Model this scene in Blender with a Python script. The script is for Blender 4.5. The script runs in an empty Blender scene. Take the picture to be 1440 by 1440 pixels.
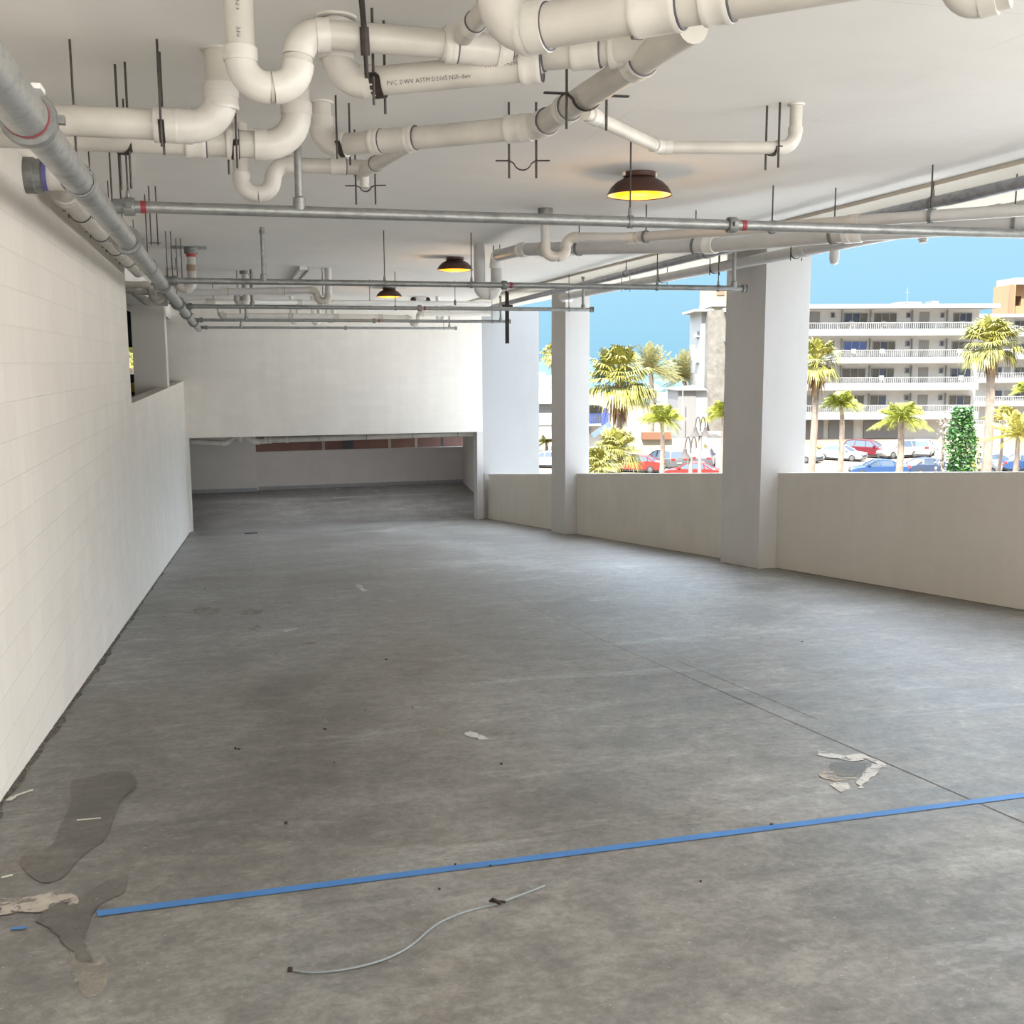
import bpy, bmesh, math, random
from mathutils import Vector, Matrix

# ---------------------------------------------------------------- basics
scn = bpy.context.scene
COL = scn.collection
PI = math.pi
R = math.radians

# World frame: X across the ramp, Y down the ramp (away), Z up.
# The viewer's eye is the origin; the ramp passes 1.5 m below it and falls 10 %.
YAW, PITCH, ROLL = R(14.84), R(8.04), R(0.273)
F = 1500.0
SL = math.tan(R(5.78))
EYE = 1.5
WL, WR = -1.10, 7.13          # inner faces of left wall and right parapet
CZ = 1.50                      # ceiling
BY = 29.6                      # back wall
LOT = -9.6                     # level of the street outside

def cam_axes():
    cy, sy, cp, sp = math.cos(YAW), math.sin(YAW), math.cos(PITCH), math.sin(PITCH)
    f = Vector((sy*cp, cy*cp, -sp)); r = Vector((cy, -sy, 0)); d = f.cross(r)
    c, s = math.cos(ROLL), math.sin(ROLL)
    return c*r + s*d, -s*r + c*d, f
AX_R, AX_D, AX_F = cam_axes()
U = Vector((math.cos(YAW), -math.sin(YAW), 0))     # sideways, level
W = Vector((math.sin(YAW), math.cos(YAW), 0))      # away, level

def ray(x, y): return AX_R*((x-720)/F) + AX_D*((y-720)/F) + AX_F
def onX(x, y, X): d = ray(x, y); return d*(X/d.x)
def onY(x, y, Y): d = ray(x, y); return d*(Y/d.y)
def onZ(x, y, Z): d = ray(x, y); return d*(Z/d.z)
def onD(x, y, D): d = ray(x, y); return d*(D/d.dot(W))
def onF(x, y, up=0.0):
    d = ray(x, y); p = d*(-EYE/(d.z + SL*d.y)); p.z += up; return p
def fz(y): return -EYE - SL*y if y < 30.6 else -EYE - SL*30.6

# ---------------------------------------------------------------- materials
def new_mat(name):
    m = bpy.data.materials.new(name); m.use_nodes = True
    nt = m.node_tree; b = nt.nodes['Principled BSDF']
    return m, nt, b
def mat(name, col, rough=.6, metal=0, noise=0, scale=8, bump=0, emit=None, estr=0, detail=4, spec=None):
    m, nt, b = new_mat(name)
    b.inputs['Base Color'].default_value = (*col, 1)
    b.inputs['Roughness'].default_value = rough
    b.inputs['Metallic'].default_value = metal
    if spec is not None: b.inputs['Specular IOR Level'].default_value = spec
    if emit:
        b.inputs['Emission Color'].default_value = (*emit, 1); b.inputs['Emission Strength'].default_value = estr
    if noise or bump:
        tc = nt.nodes.new('ShaderNodeTexCoord'); n = nt.nodes.new('ShaderNodeTexNoise')
        n.inputs['Scale'].default_value = scale; n.inputs['Detail'].default_value = detail
        nt.links.new(tc.outputs['Object'], n.inputs['Vector'])
        if noise:
            cr = nt.nodes.new('ShaderNodeValToRGB')
            cr.color_ramp.elements[0].position = .3; cr.color_ramp.elements[1].position = .7
            cr.color_ramp.elements[0].color = (*[max(0, c*(1-noise)) for c in col], 1)
            cr.color_ramp.elements[1].color = (*[min(1, c*(1+noise)) for c in col], 1)
            nt.links.new(n.outputs['Fac'], cr.inputs['Fac']); nt.links.new(cr.outputs['Color'], b.inputs['Base Color'])
        if bump:
            bp = nt.nodes.new('ShaderNodeBump'); bp.inputs['Strength'].default_value = bump; bp.inputs['Distance'].default_value = .02
            nt.links.new(n.outputs['Fac'], bp.inputs['Height']); nt.links.new(bp.outputs['Normal'], b.inputs['Normal'])
    return m

class NB:                                   # small node-graph builder
    def __init__(s, name):
        s.m, s.nt, s.b = new_mat(name); s.tc = s.nt.nodes.new('ShaderNodeTexCoord')
        s.geo = s.nt.nodes.new('ShaderNodeNewGeometry')
    def n(s, t, **kw):
        x = s.nt.nodes.new(t)
        for k, v in kw.items():
            if k in x.inputs.keys():
                if isinstance(v, bpy.types.NodeSocket): s.nt.links.new(v, x.inputs[k])
                else: x.inputs[k].default_value = v
            else: setattr(x, k, v)
        return x
    def l(s, a, b): s.nt.links.new(a, b)
    def noise(s, scale, detail=4, rough=.5, vec=None, dist=0):
        x = s.n('ShaderNodeTexNoise', Scale=scale, Detail=detail, Roughness=rough, Distortion=dist)
        s.l(vec or s.geo.outputs['Position'], x.inputs['Vector']); return x.outputs['Fac']
    def ramp(s, fac, stops):
        x = s.n('ShaderNodeValToRGB'); e = x.color_ramp.elements
        while len(e) > 1: e.remove(e[0])
        e[0].position, e[0].color = stops[0][0], (*stops[0][1], 1)
        for p, c in stops[1:]:
            q = e.new(p); q.color = (*c, 1)
        s.l(fac, x.inputs['Fac']); return x.outputs['Color']
    def mix(s, fac, a, b, mode='MIX'):
        x = s.nt.nodes.new('ShaderNodeMix'); x.data_type = 'RGBA'; x.blend_type = mode
        for sock, v in ((x.inputs[0], fac), (x.inputs[6], a), (x.inputs[7], b)):
            if isinstance(v, bpy.types.NodeSocket): s.l(v, sock)
            elif isinstance(v, (int, float)): sock.default_value = v
            else: sock.default_value = (*v, 1)
        return x.outputs[2]
    def mapv(s, scale=(1,1,1), loc=(0,0,0), rot=(0,0,0), src=None):
        x = s.n('ShaderNodeMapping'); x.inputs['Scale'].default_value = scale; x.inputs['Location'].default_value = loc
        x.inputs['Rotation'].default_value = rot
        s.l(src or s.geo.outputs['Position'], x.inputs['Vector']); return x.outputs['Vector']
    def bump(s, h, strength, dist=.02, nrm=None):
        x = s.n('ShaderNodeBump', Strength=strength, Distance=dist); s.l(h, x.inputs['Height'])
        if nrm: s.l(nrm, x.inputs['Normal'])
        return x.outputs['Normal']
G3 = lambda v: (v, v, v)

def block_wall(name, axis, col, joint=.93, bump=.35):
    """painted concrete block: 0.4 x 0.2 m running bond"""
    k = NB(name)
    sep = k.n('ShaderNodeSeparateXYZ'); k.l(k.geo.outputs['Position'], sep.inputs[0])
    cmb = k.n('ShaderNodeCombineXYZ'); k.l(sep.outputs['Y' if axis == 'x' else 'X'], cmb.inputs[0]); k.l(sep.outputs['Z'], cmb.inputs[1])
    br = k.n('ShaderNodeTexBrick', Scale=1.0)
    br.inputs['Mortar Size'].default_value = .006; br.inputs['Mortar Smooth'].default_value = .6
    br.inputs['Brick Width'].default_value = .4; br.inputs['Row Height'].default_value = .2
    br.inputs['Color1'].default_value = (1,1,1,1); br.inputs['Color2'].default_value = (.965,.96,.955,1); br.inputs['Mortar'].default_value = (*G3(joint),1)
    k.l(cmb.outputs[0], br.inputs['Vector'])
    big = k.ramp(k.noise(.8, 5, .6), [(.3, [c*.95 for c in col]), (.7, col)])
    streak = k.noise(3, 4, .6, k.mapv((1,1,.12)))
    c = k.mix(1.0, big, br.outputs['Color'], 'MULTIPLY')
    c = k.mix(.25, c, k.ramp(streak, [(.35, G3(.84)), (.65, G3(1.0))]), 'MULTIPLY')
    k.l(c, k.b.inputs['Base Color']); k.b.inputs['Roughness'].default_value = .75
    inv = k.n('ShaderNodeMath', operation='MULTIPLY'); k.l(br.outputs['Fac'], inv.inputs[0]); inv.inputs[1].default_value = -1
    n1 = k.bump(inv.outputs[0], bump, .006); n2 = k.bump(k.noise(40, 4), .12, .01, n1)
    k.l(n2, k.b.inputs['Normal']); return k.m

def plaster(name, col, var=.05, scale=1.3, bump=.1):
    k = NB(name)
    a = k.ramp(k.noise(scale, 6, .6), [(.3, [c*(1-var) for c in col]), (.7, [min(1,c*(1+var*.5)) for c in col])])
    b = k.mix(.2, a, k.ramp(k.noise(5, 5, .7, k.mapv((1,1,.15))), [(.35, G3(.85)), (.65, G3(1))]), 'MULTIPLY')
    k.l(b, k.b.inputs['Base Color']); k.b.inputs['Roughness'].default_value = .7
    k.l(k.bump(k.noise(30, 5), bump, .01), k.b.inputs['Normal']); return k.m

def concrete_floor(name='ramp concrete', mult=1.0, tint=(1,1,1)):
    k = NB(name)
    n1 = k.noise(.28, 6, .62, k.mapv((1,.7,1)), .5); n2 = k.noise(1.3, 8, .72, None, .4); n3 = k.noise(9, 6, .7)
    brush = k.noise(5, 6, .65, k.mapv((.22, 4.5, 1)))
    c = k.ramp(n1, [(.30, (.132,.124,.112)), (.47, (.195,.187,.174)), (.60, (.25,.246,.235)), (.74, (.345,.345,.34))])
    c = k.mix(.85, c, k.ramp(n2, [(.30, G3(.55)), (.48, G3(.92)), (.70, G3(1.3))]), 'MULTIPLY')
    c = k.mix(.6, c, k.ramp(n3, [(.3, G3(.70)), (.7, G3(1.18))]), 'MULTIPLY')
    c = k.mix(.26, c, k.ramp(brush, [(.32, G3(.70)), (.66, G3(1.2))]), 'MULTIPLY')
    wear = k.ramp(k.noise(1.1, 7, .75, k.mapv((.5,2.2,1), (3,9,0)), .3), [(.56, G3(0)), (.70, G3(1))])
    c = k.mix(k.mix(1, wear, G3(.40), 'MULTIPLY'), c, (.43,.43,.42))
    rust = k.ramp(k.noise(.9, 5, .7, k.mapv((1,1,1), (11,2,0))), [(.60, G3(0)), (.76, G3(1))])
    c = k.mix(k.mix(1, rust, G3(.35), 'MULTIPLY'), c, (.22,.165,.125))
    dk = k.ramp(k.noise(1.9, 5, .65, k.mapv((.6,1.5,1), (2.3,8,0)), .4), [(.60, G3(0)), (.74, G3(1))])
    c = k.mix(k.mix(1, dk, G3(.45), 'MULTIPLY'), c, (.11,.10,.088))
    speck = k.ramp(k.noise(55, 2, .5), [(.70, G3(0)), (.75, G3(1))])
    c = k.mix(k.mix(1, speck, G3(.4), 'MULTIPLY'), c, (.5,.49,.46))
    pit = k.ramp(k.noise(80, 2, .5, k.mapv((1,1,1), (5,5,0))), [(.72, G3(0)), (.77, G3(1))])
    c = k.mix(k.mix(1, pit, G3(.5), 'MULTIPLY'), c, (.07,.065,.06))
    grain = k.noise(26, 6, .78, None, .2)
    c = k.mix(.75, c, k.ramp(grain, [(.34, G3(.68)), (.5, G3(1.0)), (.66, G3(1.32))]), 'MULTIPLY')
    blotch = k.noise(4.5, 8, .8, None, .6)
    c = k.mix(.6, c, k.ramp(blotch, [(.38, G3(.72)), (.52, G3(1.0)), (.64, G3(1.28))]), 'MULTIPLY')
    if mult != 1.0: c = k.mix(1.0, c, tuple(mult*t for t in tint), 'MULTIPLY')
    k.l(c, k.b.inputs['Base Color'])
    k.l(k.ramp(n2, [(.3, G3(.42)), (.7, G3(.62))]), k.b.inputs['Roughness'])
    k.l(k.bump(n3, .12, .01, k.bump(brush, .12, .01)), k.b.inputs['Normal'])
    return k.m

def ceiling_mat():
    k = NB('ceiling paint')
    br = k.n('ShaderNodeTexBrick', Scale=1.0, offset=0.5)
    br.inputs['Mortar Size'].default_value = .004; br.inputs['Brick Width'].default_value = 2.44; br.inputs['Row Height'].default_value = 2.1
    br.inputs['Mortar Smooth'].default_value = .3
    k.l(k.geo.outputs['Position'], br.inputs['Vector'])
    a = k.ramp(k.noise(.5, 5, .6), [(.3, (.735,.715,.68)), (.7, (.80,.785,.755))])
    fade = k.ramp(k.noise(.9, 2), [(.45, G3(0)), (.6, G3(1))])
    m = k.n('ShaderNodeMath', operation='MULTIPLY'); k.l(br.outputs['Fac'], m.inputs[0]); k.l(fade, m.inputs[1])
    m2 = k.n('ShaderNodeMath', operation='MULTIPLY'); k.l(m.outputs[0], m2.inputs[0]); m2.inputs[1].default_value = .3
    c = k.mix(m2.outputs[0], a, (.4,.38,.35))
    c = k.mix(.3, c, k.ramp(k.noise(2.2, 6, .65), [(.3, G3(.9)), (.7, G3(1.03))]), 'MULTIPLY')
    k.l(c, k.b.inputs['Base Color']); k.b.inputs['Roughness'].default_value = .8
    k.l(k.bump(k.noise(18, 5), .08, .01), k.b.inputs['Normal']); return k.m

def smear(name, lo, hi, cut=.5, soft=.06, scale=9, amax=1.0):
    """dry material worn through to the concrete in places"""
    k = NB(name)
    k.l(k.ramp(k.noise(16, 6, .7), [(.35, lo), (.65, hi)]), k.b.inputs['Base Color']); k.b.inputs['Roughness'].default_value = .9
    a = k.ramp(k.noise(scale, 8, .72, None, .4), [(cut-soft, G3(0)), (cut+soft, G3(amax))])
    k.l(a, k.b.inputs['Alpha']); return k.m

def galvanised(name, lo, hi, rough=.45, metal=.6):
    k = NB(name)
    n = k.noise(14, 5, .65, k.mapv((.5, .5, 1)))
    k.l(k.ramp(n, [(.3, lo), (.55, hi), (.75, lo)]), k.b.inputs['Base Color'])
    k.b.inputs['Metallic'].default_value = metal; k.b.inputs['Roughness'].default_value = rough
    return k.m

def leaf_mat(name, a, b, trans=.25):
    k = NB(name)
    c = k.ramp(k.noise(3, 3), [(.35, a), (.65, b)])
    k.l(c, k.b.inputs['Base Color']); k.b.inputs['Roughness'].default_value = .5
    return k.m

# ---------------------------------------------------------------- mesh building
def ortho(d):
    d = d.normalized(); a = Vector((0,0,1)) if abs(d.z) < .9 else Vector((1,0,0))
    u = d.cross(a).normalized(); return u, d.cross(u).normalized()

class MB:
    def __init__(s): s.v = []; s.f = []
    def add(s, vs, fs):
        o = len(s.v); s.v += [Vector(p) for p in vs]; s.f += [tuple(i+o for i in q) for q in fs]; return s
    def box(s, a, b):
        x0,y0,z0 = a; x1,y1,z1 = b
        return s.add([(x0,y0,z0),(x1,y0,z0),(x1,y1,z0),(x0,y1,z0),(x0,y0,z1),(x1,y0,z1),(x1,y1,z1),(x0,y1,z1)],
                     [(0,3,2,1),(4,5,6,7),(0,1,5,4),(1,2,6,5),(2,3,7,6),(3,0,4,7)])
    def hexa(s, p):          # 8 points, bottom ring then top ring
        return s.add(p, [(0,3,2,1),(4,5,6,7),(0,1,5,4),(1,2,6,5),(2,3,7,6),(3,0,4,7)])
    def prism(s, ring, vec):  # extrude planar ring by vec
        n = len(ring); vs = [Vector(p) for p in ring] + [Vector(p)+Vector(vec) for p in ring]
        return s.add(vs, [tuple(range(n-1,-1,-1)), tuple(range(n,2*n))] + [(i,(i+1)%n,n+(i+1)%n,n+i) for i in range(n)])
    def tube(s, pts, r, n=12, caps=True, closed=False):
        pts = [Vector(p) for p in pts]; rs = r if isinstance(r, (list, tuple)) else [r]*len(pts)
        m = len(pts); rings = []; u = None
        for i, p in enumerate(pts):
            if closed: t = pts[(i+1)%m] - pts[i-1]
            else: t = pts[min(i+1,m-1)] - pts[max(i-1,0)]
            t.normalize()
            if u is None: u, w = ortho(t)
            else:
                u = (u - t*u.dot(t)); u = u.normalized() if u.length > 1e-6 else ortho(t)[0]; w = t.cross(u)
            w = t.cross(u)
            rings.append([p + (u*math.cos(a) + w*math.sin(a))*rs[i] for a in (2*PI*k/n for k in range(n))])
        vs = [q for rg in rings for q in rg]; fs = []
        for i in range(m if closed else m-1):
            j = (i+1) % m
            for k in range(n): fs.append((i*n+k, i*n+(k+1)%n, j*n+(k+1)%n, j*n+k))
        if caps and not closed: fs += [tuple(range(n-1,-1,-1)), tuple(range((m-1)*n, m*n))]
        return s.add(vs, fs)
    def bar(s, a, b, w, h):   # rectangular bar from a to b, w sideways, h along the other
        a, b = Vector(a), Vector(b); u, v = ortho(b-a); u *= w/2; v *= h/2
        return s.hexa([a-u-v, a+u-v, a+u+v, a-u+v, b-u-v, b+u-v, b+u+v, b-u+v])
    def strap(s, pts, w, t, side):   # flat band along pts; side = width direction
        side = Vector(side).normalized(); pts = [Vector(p) for p in pts]; m = len(pts); vs = []
        for i, p in enumerate(pts):
            d = (pts[min(i+1,m-1)] - pts[max(i-1,0)]).normalized(); nn = d.cross(side).normalized()
            vs += [p-side*w/2-nn*t/2, p+side*w/2-nn*t/2, p+side*w/2+nn*t/2, p-side*w/2+nn*t/2]
        fs = [(3,2,1,0), tuple((m-1)*4+k for k in range(4))]
        for i in range(m-1):
            for k in range(4): fs.append((i*4+k, i*4+(k+1)%4, (i+1)*4+(k+1)%4, (i+1)*4+k))
        return s.add(vs, fs)
    def lathe(s, prof, c=(0,0,0), n=24, axis=(0,0,1)):
        ax = Vector(axis).normalized(); u, w = ortho(ax); c = Vector(c); vs = []; fs = []; m = len(prof)
        for r, z in prof:
            vs += [c + ax*z + (u*math.cos(2*PI*k/n) + w*math.sin(2*PI*k/n))*r for k in range(n)]
        for i in range(m-1):
            for k in range(n): fs.append((i*n+k, i*n+(k+1)%n, (i+1)*n+(k+1)%n, (i+1)*n+k))
        return s.add(vs, fs)
    def quad(s, a, b, c, d): return s.add([a,b,c,d], [(0,1,2,3)])
    def build(s, name, m, parent=None, smooth=True, local=False, ang=35, bevel=0):
        base = Vector((0,0,0))
        if parent is not None and not local:
            p = parent
            while p is not None: base += p.location; p = p.parent
        elif parent is None and not local:
            lo = Vector([min(v[i] for v in s.v) for i in range(3)]); hi = Vector([max(v[i] for v in s.v) for i in range(3)])
            base = Vector(((lo.x+hi.x)/2, (lo.y+hi.y)/2, lo.z))
        me = bpy.data.meshes.new(name); me.from_pydata([tuple(v-base) for v in s.v], [], s.f)
        bm = bmesh.new(); bm.from_mesh(me); bmesh.ops.recalc_face_normals(bm, faces=bm.faces)
        if bevel:
            es = [e for e in bm.edges if len(e.link_faces) == 2 and e.calc_face_angle(0) > R(30)]
            bmesh.ops.bevel(bm, geom=es, offset=bevel, segments=2, affect='EDGES', profile=.5)
        bm.to_mesh(me); bm.free()
        if smooth: me.shade_smooth(); me.set_sharp_from_angle(angle=R(ang))
        if m is not None: me.materials.append(m)
        o = bpy.data.objects.new(name, me); COL.objects.link(o)
        if parent is not None: o.parent = parent
        elif not local: o.location = base
        return o

def tag(o, label=None, cat=None, group=None, kind=None):
    if label: o['label'] = label
    if cat: o['category'] = cat
    if group: o['group'] = group
    if kind: o['kind'] = kind
    return o
def struct(o): o['kind'] = 'structure'; return o
def thing(name, label, cat, loc=(0,0,0), group=None, rz=0):
    o = bpy.data.objects.new(name, None); COL.objects.link(o); o.location = loc; o.rotation_euler = (0,0,rz)
    o.empty_display_size = .1
    return tag(o, label, cat, group)
def copy_tree(o, parent=None):
    c = o.copy(); COL.objects.link(c)
    if parent is not None: c.parent = parent
    for ch in list(o.children): copy_tree(ch, c)
    return c
# ================================================================ the setting
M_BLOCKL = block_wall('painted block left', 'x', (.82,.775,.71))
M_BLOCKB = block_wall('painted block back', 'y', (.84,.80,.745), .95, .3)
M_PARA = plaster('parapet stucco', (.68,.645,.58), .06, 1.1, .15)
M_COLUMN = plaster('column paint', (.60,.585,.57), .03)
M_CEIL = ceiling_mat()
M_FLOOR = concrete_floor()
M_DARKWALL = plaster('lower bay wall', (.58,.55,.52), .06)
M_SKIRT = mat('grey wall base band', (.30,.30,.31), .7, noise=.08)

YB = -9.0                       # open rear edge of the deck
FLAT = 30.6                      # foot of the ramp
ZF = fz(FLAT)
LZ = -1.98
m = MB()
ys = [YB, 0.0] + [FLAT*i/24 for i in range(1, 25)] + [onZ(505, 684, -EYE-SL*FLAT).y+.2]
for i, y in enumerate(ys):
    z = fz(max(y, 0))
    m.v += [Vector((WL-.2, y, z)), Vector((WR+.2 if y > 0 else WR+.45, y, z))]
for i in range(len(ys)-1): m.f.append((2*i, 2*i+1, 2*i+3, 2*i+2))
# the deck widens behind the viewer and in the lower bay
m.add([(-14,YB,fz(0)),(WL-.2,YB,fz(0)),(WL-.2,-2.0,fz(0)),(-14,-2.0,fz(0))], [(0,1,2,3)])
q2_, q3_ = onZ(364, 689.5, ZF), onZ(646, 679, ZF)
m.add([(-6.5,FLAT,ZF),(WL-.2,FLAT,ZF),(WL-.2,q2_.y+.3,ZF),(-6.5,q2_.y+.3,ZF)], [(0,1,2,3)])
m.add([(WR+.6,FLAT-.4,ZF),(q3_.x+.3,q3_.y+.1,ZF),(q3_.x,q3_.y+.3,ZF),(WR+.2,q3_.y,ZF),(WR+.2,FLAT-.4,ZF)], [(0,1,2,3,4)])
struct(m.build('floor', M_FLOOR))

m = MB()
m.box((-14, YB, CZ), (5.9, 47, CZ+.35))
struct(m.build('ceiling', M_CEIL, bevel=0))
m = MB(); m.box((5.9, YB, CZ-.035), (7.6, 31.2, CZ+.35)); struct(m.build('trim_1', plaster('edge beam paint', (.62,.575,.49), .05), smooth=False))

m = MB(); m.box((-14, YB, CZ+.35), (7.6, 47, 9.0)); struct(m.build('wall_upper_storeys_blocker', M_COLUMN, smooth=False))  # unseen storeys added to shade the end pier from the sun
M_BAY = plaster('left bay blocker', (.50,.475,.44), .05)  # unseen bay walls and floor added to keep light out
m = MB(); m.box((-6.7, -2.2, -4.6), (-6.5, 46.2, CZ)); struct(m.build('wall_left_bay_blocker', M_BAY, smooth=False))
m = MB(); m.box((-6.5, -2.2, -4.6), (WL-.2, -2, CZ)); struct(m.build('wall_left_bay_blocker_near', M_BAY, smooth=False))
m = MB(); m.box((-6.5, 46, -4.6), (-5.2, 46.2, CZ)); m.box((-5.2, 46, -4.6), (-1.9, 46.2, -.7)); m.box((-5.2, 46, .9), (-1.9, 46.2, CZ)); struct(m.build('wall_left_bay_blocker_far', M_BAY, smooth=False))
m = MB(); m.box((-6.5, -2, -2.8), (WL-.2, 46, -2.6)); struct(m.build('floor_left_bay_blocker', M_BAY, smooth=False))
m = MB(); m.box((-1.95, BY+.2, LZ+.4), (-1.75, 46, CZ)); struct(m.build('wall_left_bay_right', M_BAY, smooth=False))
# left wall: full height to y=13.45, then a level sill
OY, SILL = 13.45, -.475
m = MB()
def wallx(m, x0, x1, y0, y1, zt, n=1):
    for i in range(n):
        a, b = y0+(y1-y0)*i/n, y0+(y1-y0)*(i+1)/n
        m.hexa([(x0,a,fz(max(a,0))-.3),(x1,a,fz(max(a,0))-.3),(x1,b,fz(max(b,0))-.3),(x0,b,fz(max(b,0))-.3),(x0,a,zt),(x1,a,zt),(x1,b,zt),(x0,b,zt)])
wallx(m, WL-.2, WL, -2.0, OY, CZ); wallx(m, WL-.2, WL, OY, BY+.2, SILL)
struct(m.build('wall_left', M_BLOCKL))
m = MB(); m.box((WL-.9, OY, CZ-.38), (WL-.25, BY+1, CZ)); struct(m.build('trim_2', M_CEIL))
m = MB(); m.box((WL-.63, 22.0, SILL-2.5), (WL-.02, 22.75, CZ)); struct(m.build('wall_pillar_left', plaster('left pillar paint', (.62,.59,.545), .03), smooth=False))

# back wall with the wide low opening
m = MB()
m.box((-1.85, BY, LZ), (6.99, BY+.2, CZ))
m.box((-1.85, BY, ZF-.2), (-1.03, BY+.2, LZ))
struct(m.build('wall_back', M_BLOCKB))
m = MB(); m.box((6.82, BY-.015, ZF-.2), (6.99, BY+.45, LZ)); struct(m.build('trim_3', M_COLUMN))
# end pier right of the back wall
p0 = onY(679.5, 600, 30.2); p1 = onY(758, 600, 30.2)
m = MB(); m.box((p0.x-.02, 30.2, ZF-.3), (p1.x, 31.2, CZ)); struct(m.build('wall_pier_right', plaster('end pier paint', (.34,.345,.35), .03), smooth=False))

# right parapets
def parapet(name, y0, y1):
    m = MB(); n = 6
    for i in range(n):
        a, b = y0+(y1-y0)*i/n, y0+(y1-y0)*(i+1)/n
        m.v += []
        za, zb = fz(max(a,0)), fz(max(b,0)); h = 1.30
        m.hexa([(WR,a,za-.3),(WR+.22,a,za-.3),(WR+.22,b,zb-.3),(WR,b,zb-.3),(WR,a,za+h),(WR+.22,a,za+h),(WR+.22,b,zb+h),(WR,b,zb+h)])
    bm_o = m.build(name, M_PARA); struct(bm_o)
parapet('wall_right', YB, 12.95); parapet('wall_right_2', 13.9, 21.5); parapet('wall_right_3', 22.5, 30.25)
for i, (y0, y1) in enumerate(((12.9, 14.05), (21.5, 22.5), (4.3, 5.4), (-4.3,-3.2))):
    m = MB(); m.box((6.87, y0, fz(max(y0,0))-.6), (7.52 if i == 0 else 7.4, y1, CZ))
    if i != 2: struct(m.build('wall_pillar_right_%d' % (i+1), M_COLUMN, smooth=False))

# lower bay beyond the opening
LB = 38.2
q0 = onZ(272, 694, ZF); q1 = onZ(362, 691, ZF); q2 = onZ(364, 689.5, ZF); q3 = onZ(646, 679, ZF)
print('bay', q0, q1, q2, q3)
m = MB()
def slab(m, a, b, z0, z1, t=.2):
    a, b = Vector((a.x,a.y,0)), Vector((b.x,b.y,0)); n = Vector((-(b-a).y, (b-a).x, 0)).normalized()*t
    m.hexa([(a.x,a.y,z0),(b.x,b.y,z0),(b.x+n.x,b.y+n.y,z0),(a.x+n.x,a.y+n.y,z0),(a.x,a.y,z1),(b.x,b.y,z1),(b.x+n.x,b.y+n.y,z1),(a.x+n.x,a.y+n.y,z1)])
q3b = q3 + (q3-q2)*.02
far_l = q0 + (q0-q1)*1.5
slab(m, far_l, q1, ZF, LZ+.3, .6)
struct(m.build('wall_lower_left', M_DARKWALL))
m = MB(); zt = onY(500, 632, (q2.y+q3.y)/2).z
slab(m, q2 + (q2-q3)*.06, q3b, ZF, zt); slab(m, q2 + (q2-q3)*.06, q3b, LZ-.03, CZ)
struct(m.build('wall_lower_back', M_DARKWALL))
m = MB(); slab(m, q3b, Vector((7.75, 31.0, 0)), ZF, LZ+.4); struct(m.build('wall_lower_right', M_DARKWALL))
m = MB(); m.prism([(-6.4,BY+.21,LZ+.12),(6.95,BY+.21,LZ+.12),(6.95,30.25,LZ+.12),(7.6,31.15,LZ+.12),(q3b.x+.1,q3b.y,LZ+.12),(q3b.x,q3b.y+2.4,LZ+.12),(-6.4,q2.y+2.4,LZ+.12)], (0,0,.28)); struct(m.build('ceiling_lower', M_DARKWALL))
# base band along the lower walls
m = MB(); e = Vector((0,-.015,0)); slab(m, q2+e, q3b+e, ZF, ZF+.13, .01); struct(m.build('baseboard_lower_back', M_SKIRT))
m = MB(); slab(m, far_l+e, q1+e, ZF, ZF+.13, .01); struct(m.build('baseboard_lower_left', M_SKIRT))
# slot behind the far wall: dark red-brown cladding of a next building
m = MB(); slab(m, q2+Vector((-2,2.3,0)), q3b+Vector((1.2,2.3,0)), ZF, CZ, .1)
o = m.build('wall_beyond_slot', mat('red brown cladding', (.10,.045,.035), .6, noise=.2, scale=2)); struct(o)
for i, px in enumerate((455, 495, 548, 585, 622)):
    c = onY(px, 628, q2.y+1.9); m = MB(); m.box((c.x-.05 if i != 1 else c.x-.35, c.y-.04, ZF), (c.x+.05, c.y+.04, CZ)); struct(m.build('trim_%d' % (20+i), mat('slot post %d' % i, (.25,.22,.2) if i in (0,2,3) else (.03,.03,.04), .6), smooth=False))

# ================================================================ light
world = bpy.data.worlds.new('World'); scn.world = world; world.use_nodes = True
nt = world.node_tree; bg = nt.nodes['Background']
tc = nt.nodes.new('ShaderNodeTexCoord'); sp = nt.nodes.new('ShaderNodeSeparateXYZ'); nt.links.new(tc.outputs['Generated'], sp.inputs[0])
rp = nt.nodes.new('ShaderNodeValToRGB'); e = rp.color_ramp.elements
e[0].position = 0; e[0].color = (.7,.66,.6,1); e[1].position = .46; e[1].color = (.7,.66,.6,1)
for p, c in ((.5, (.125,.245,.325)), (.53, (.148,.267,.345)), (.60, (.178,.30,.375)), (.66, (1.6,2.0,2.4)), (.78, (2.8,3.2,3.7)), (1.0, (2.8,3.1,3.5))):  # upper sky, out of view, raised to light the interior
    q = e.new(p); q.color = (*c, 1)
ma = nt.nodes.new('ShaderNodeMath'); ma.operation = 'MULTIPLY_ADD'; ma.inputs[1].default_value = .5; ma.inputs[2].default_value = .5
nt.links.new(sp.outputs['Z'], ma.inputs[0]); nt.links.new(ma.outputs[0], rp.inputs['Fac'])
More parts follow.
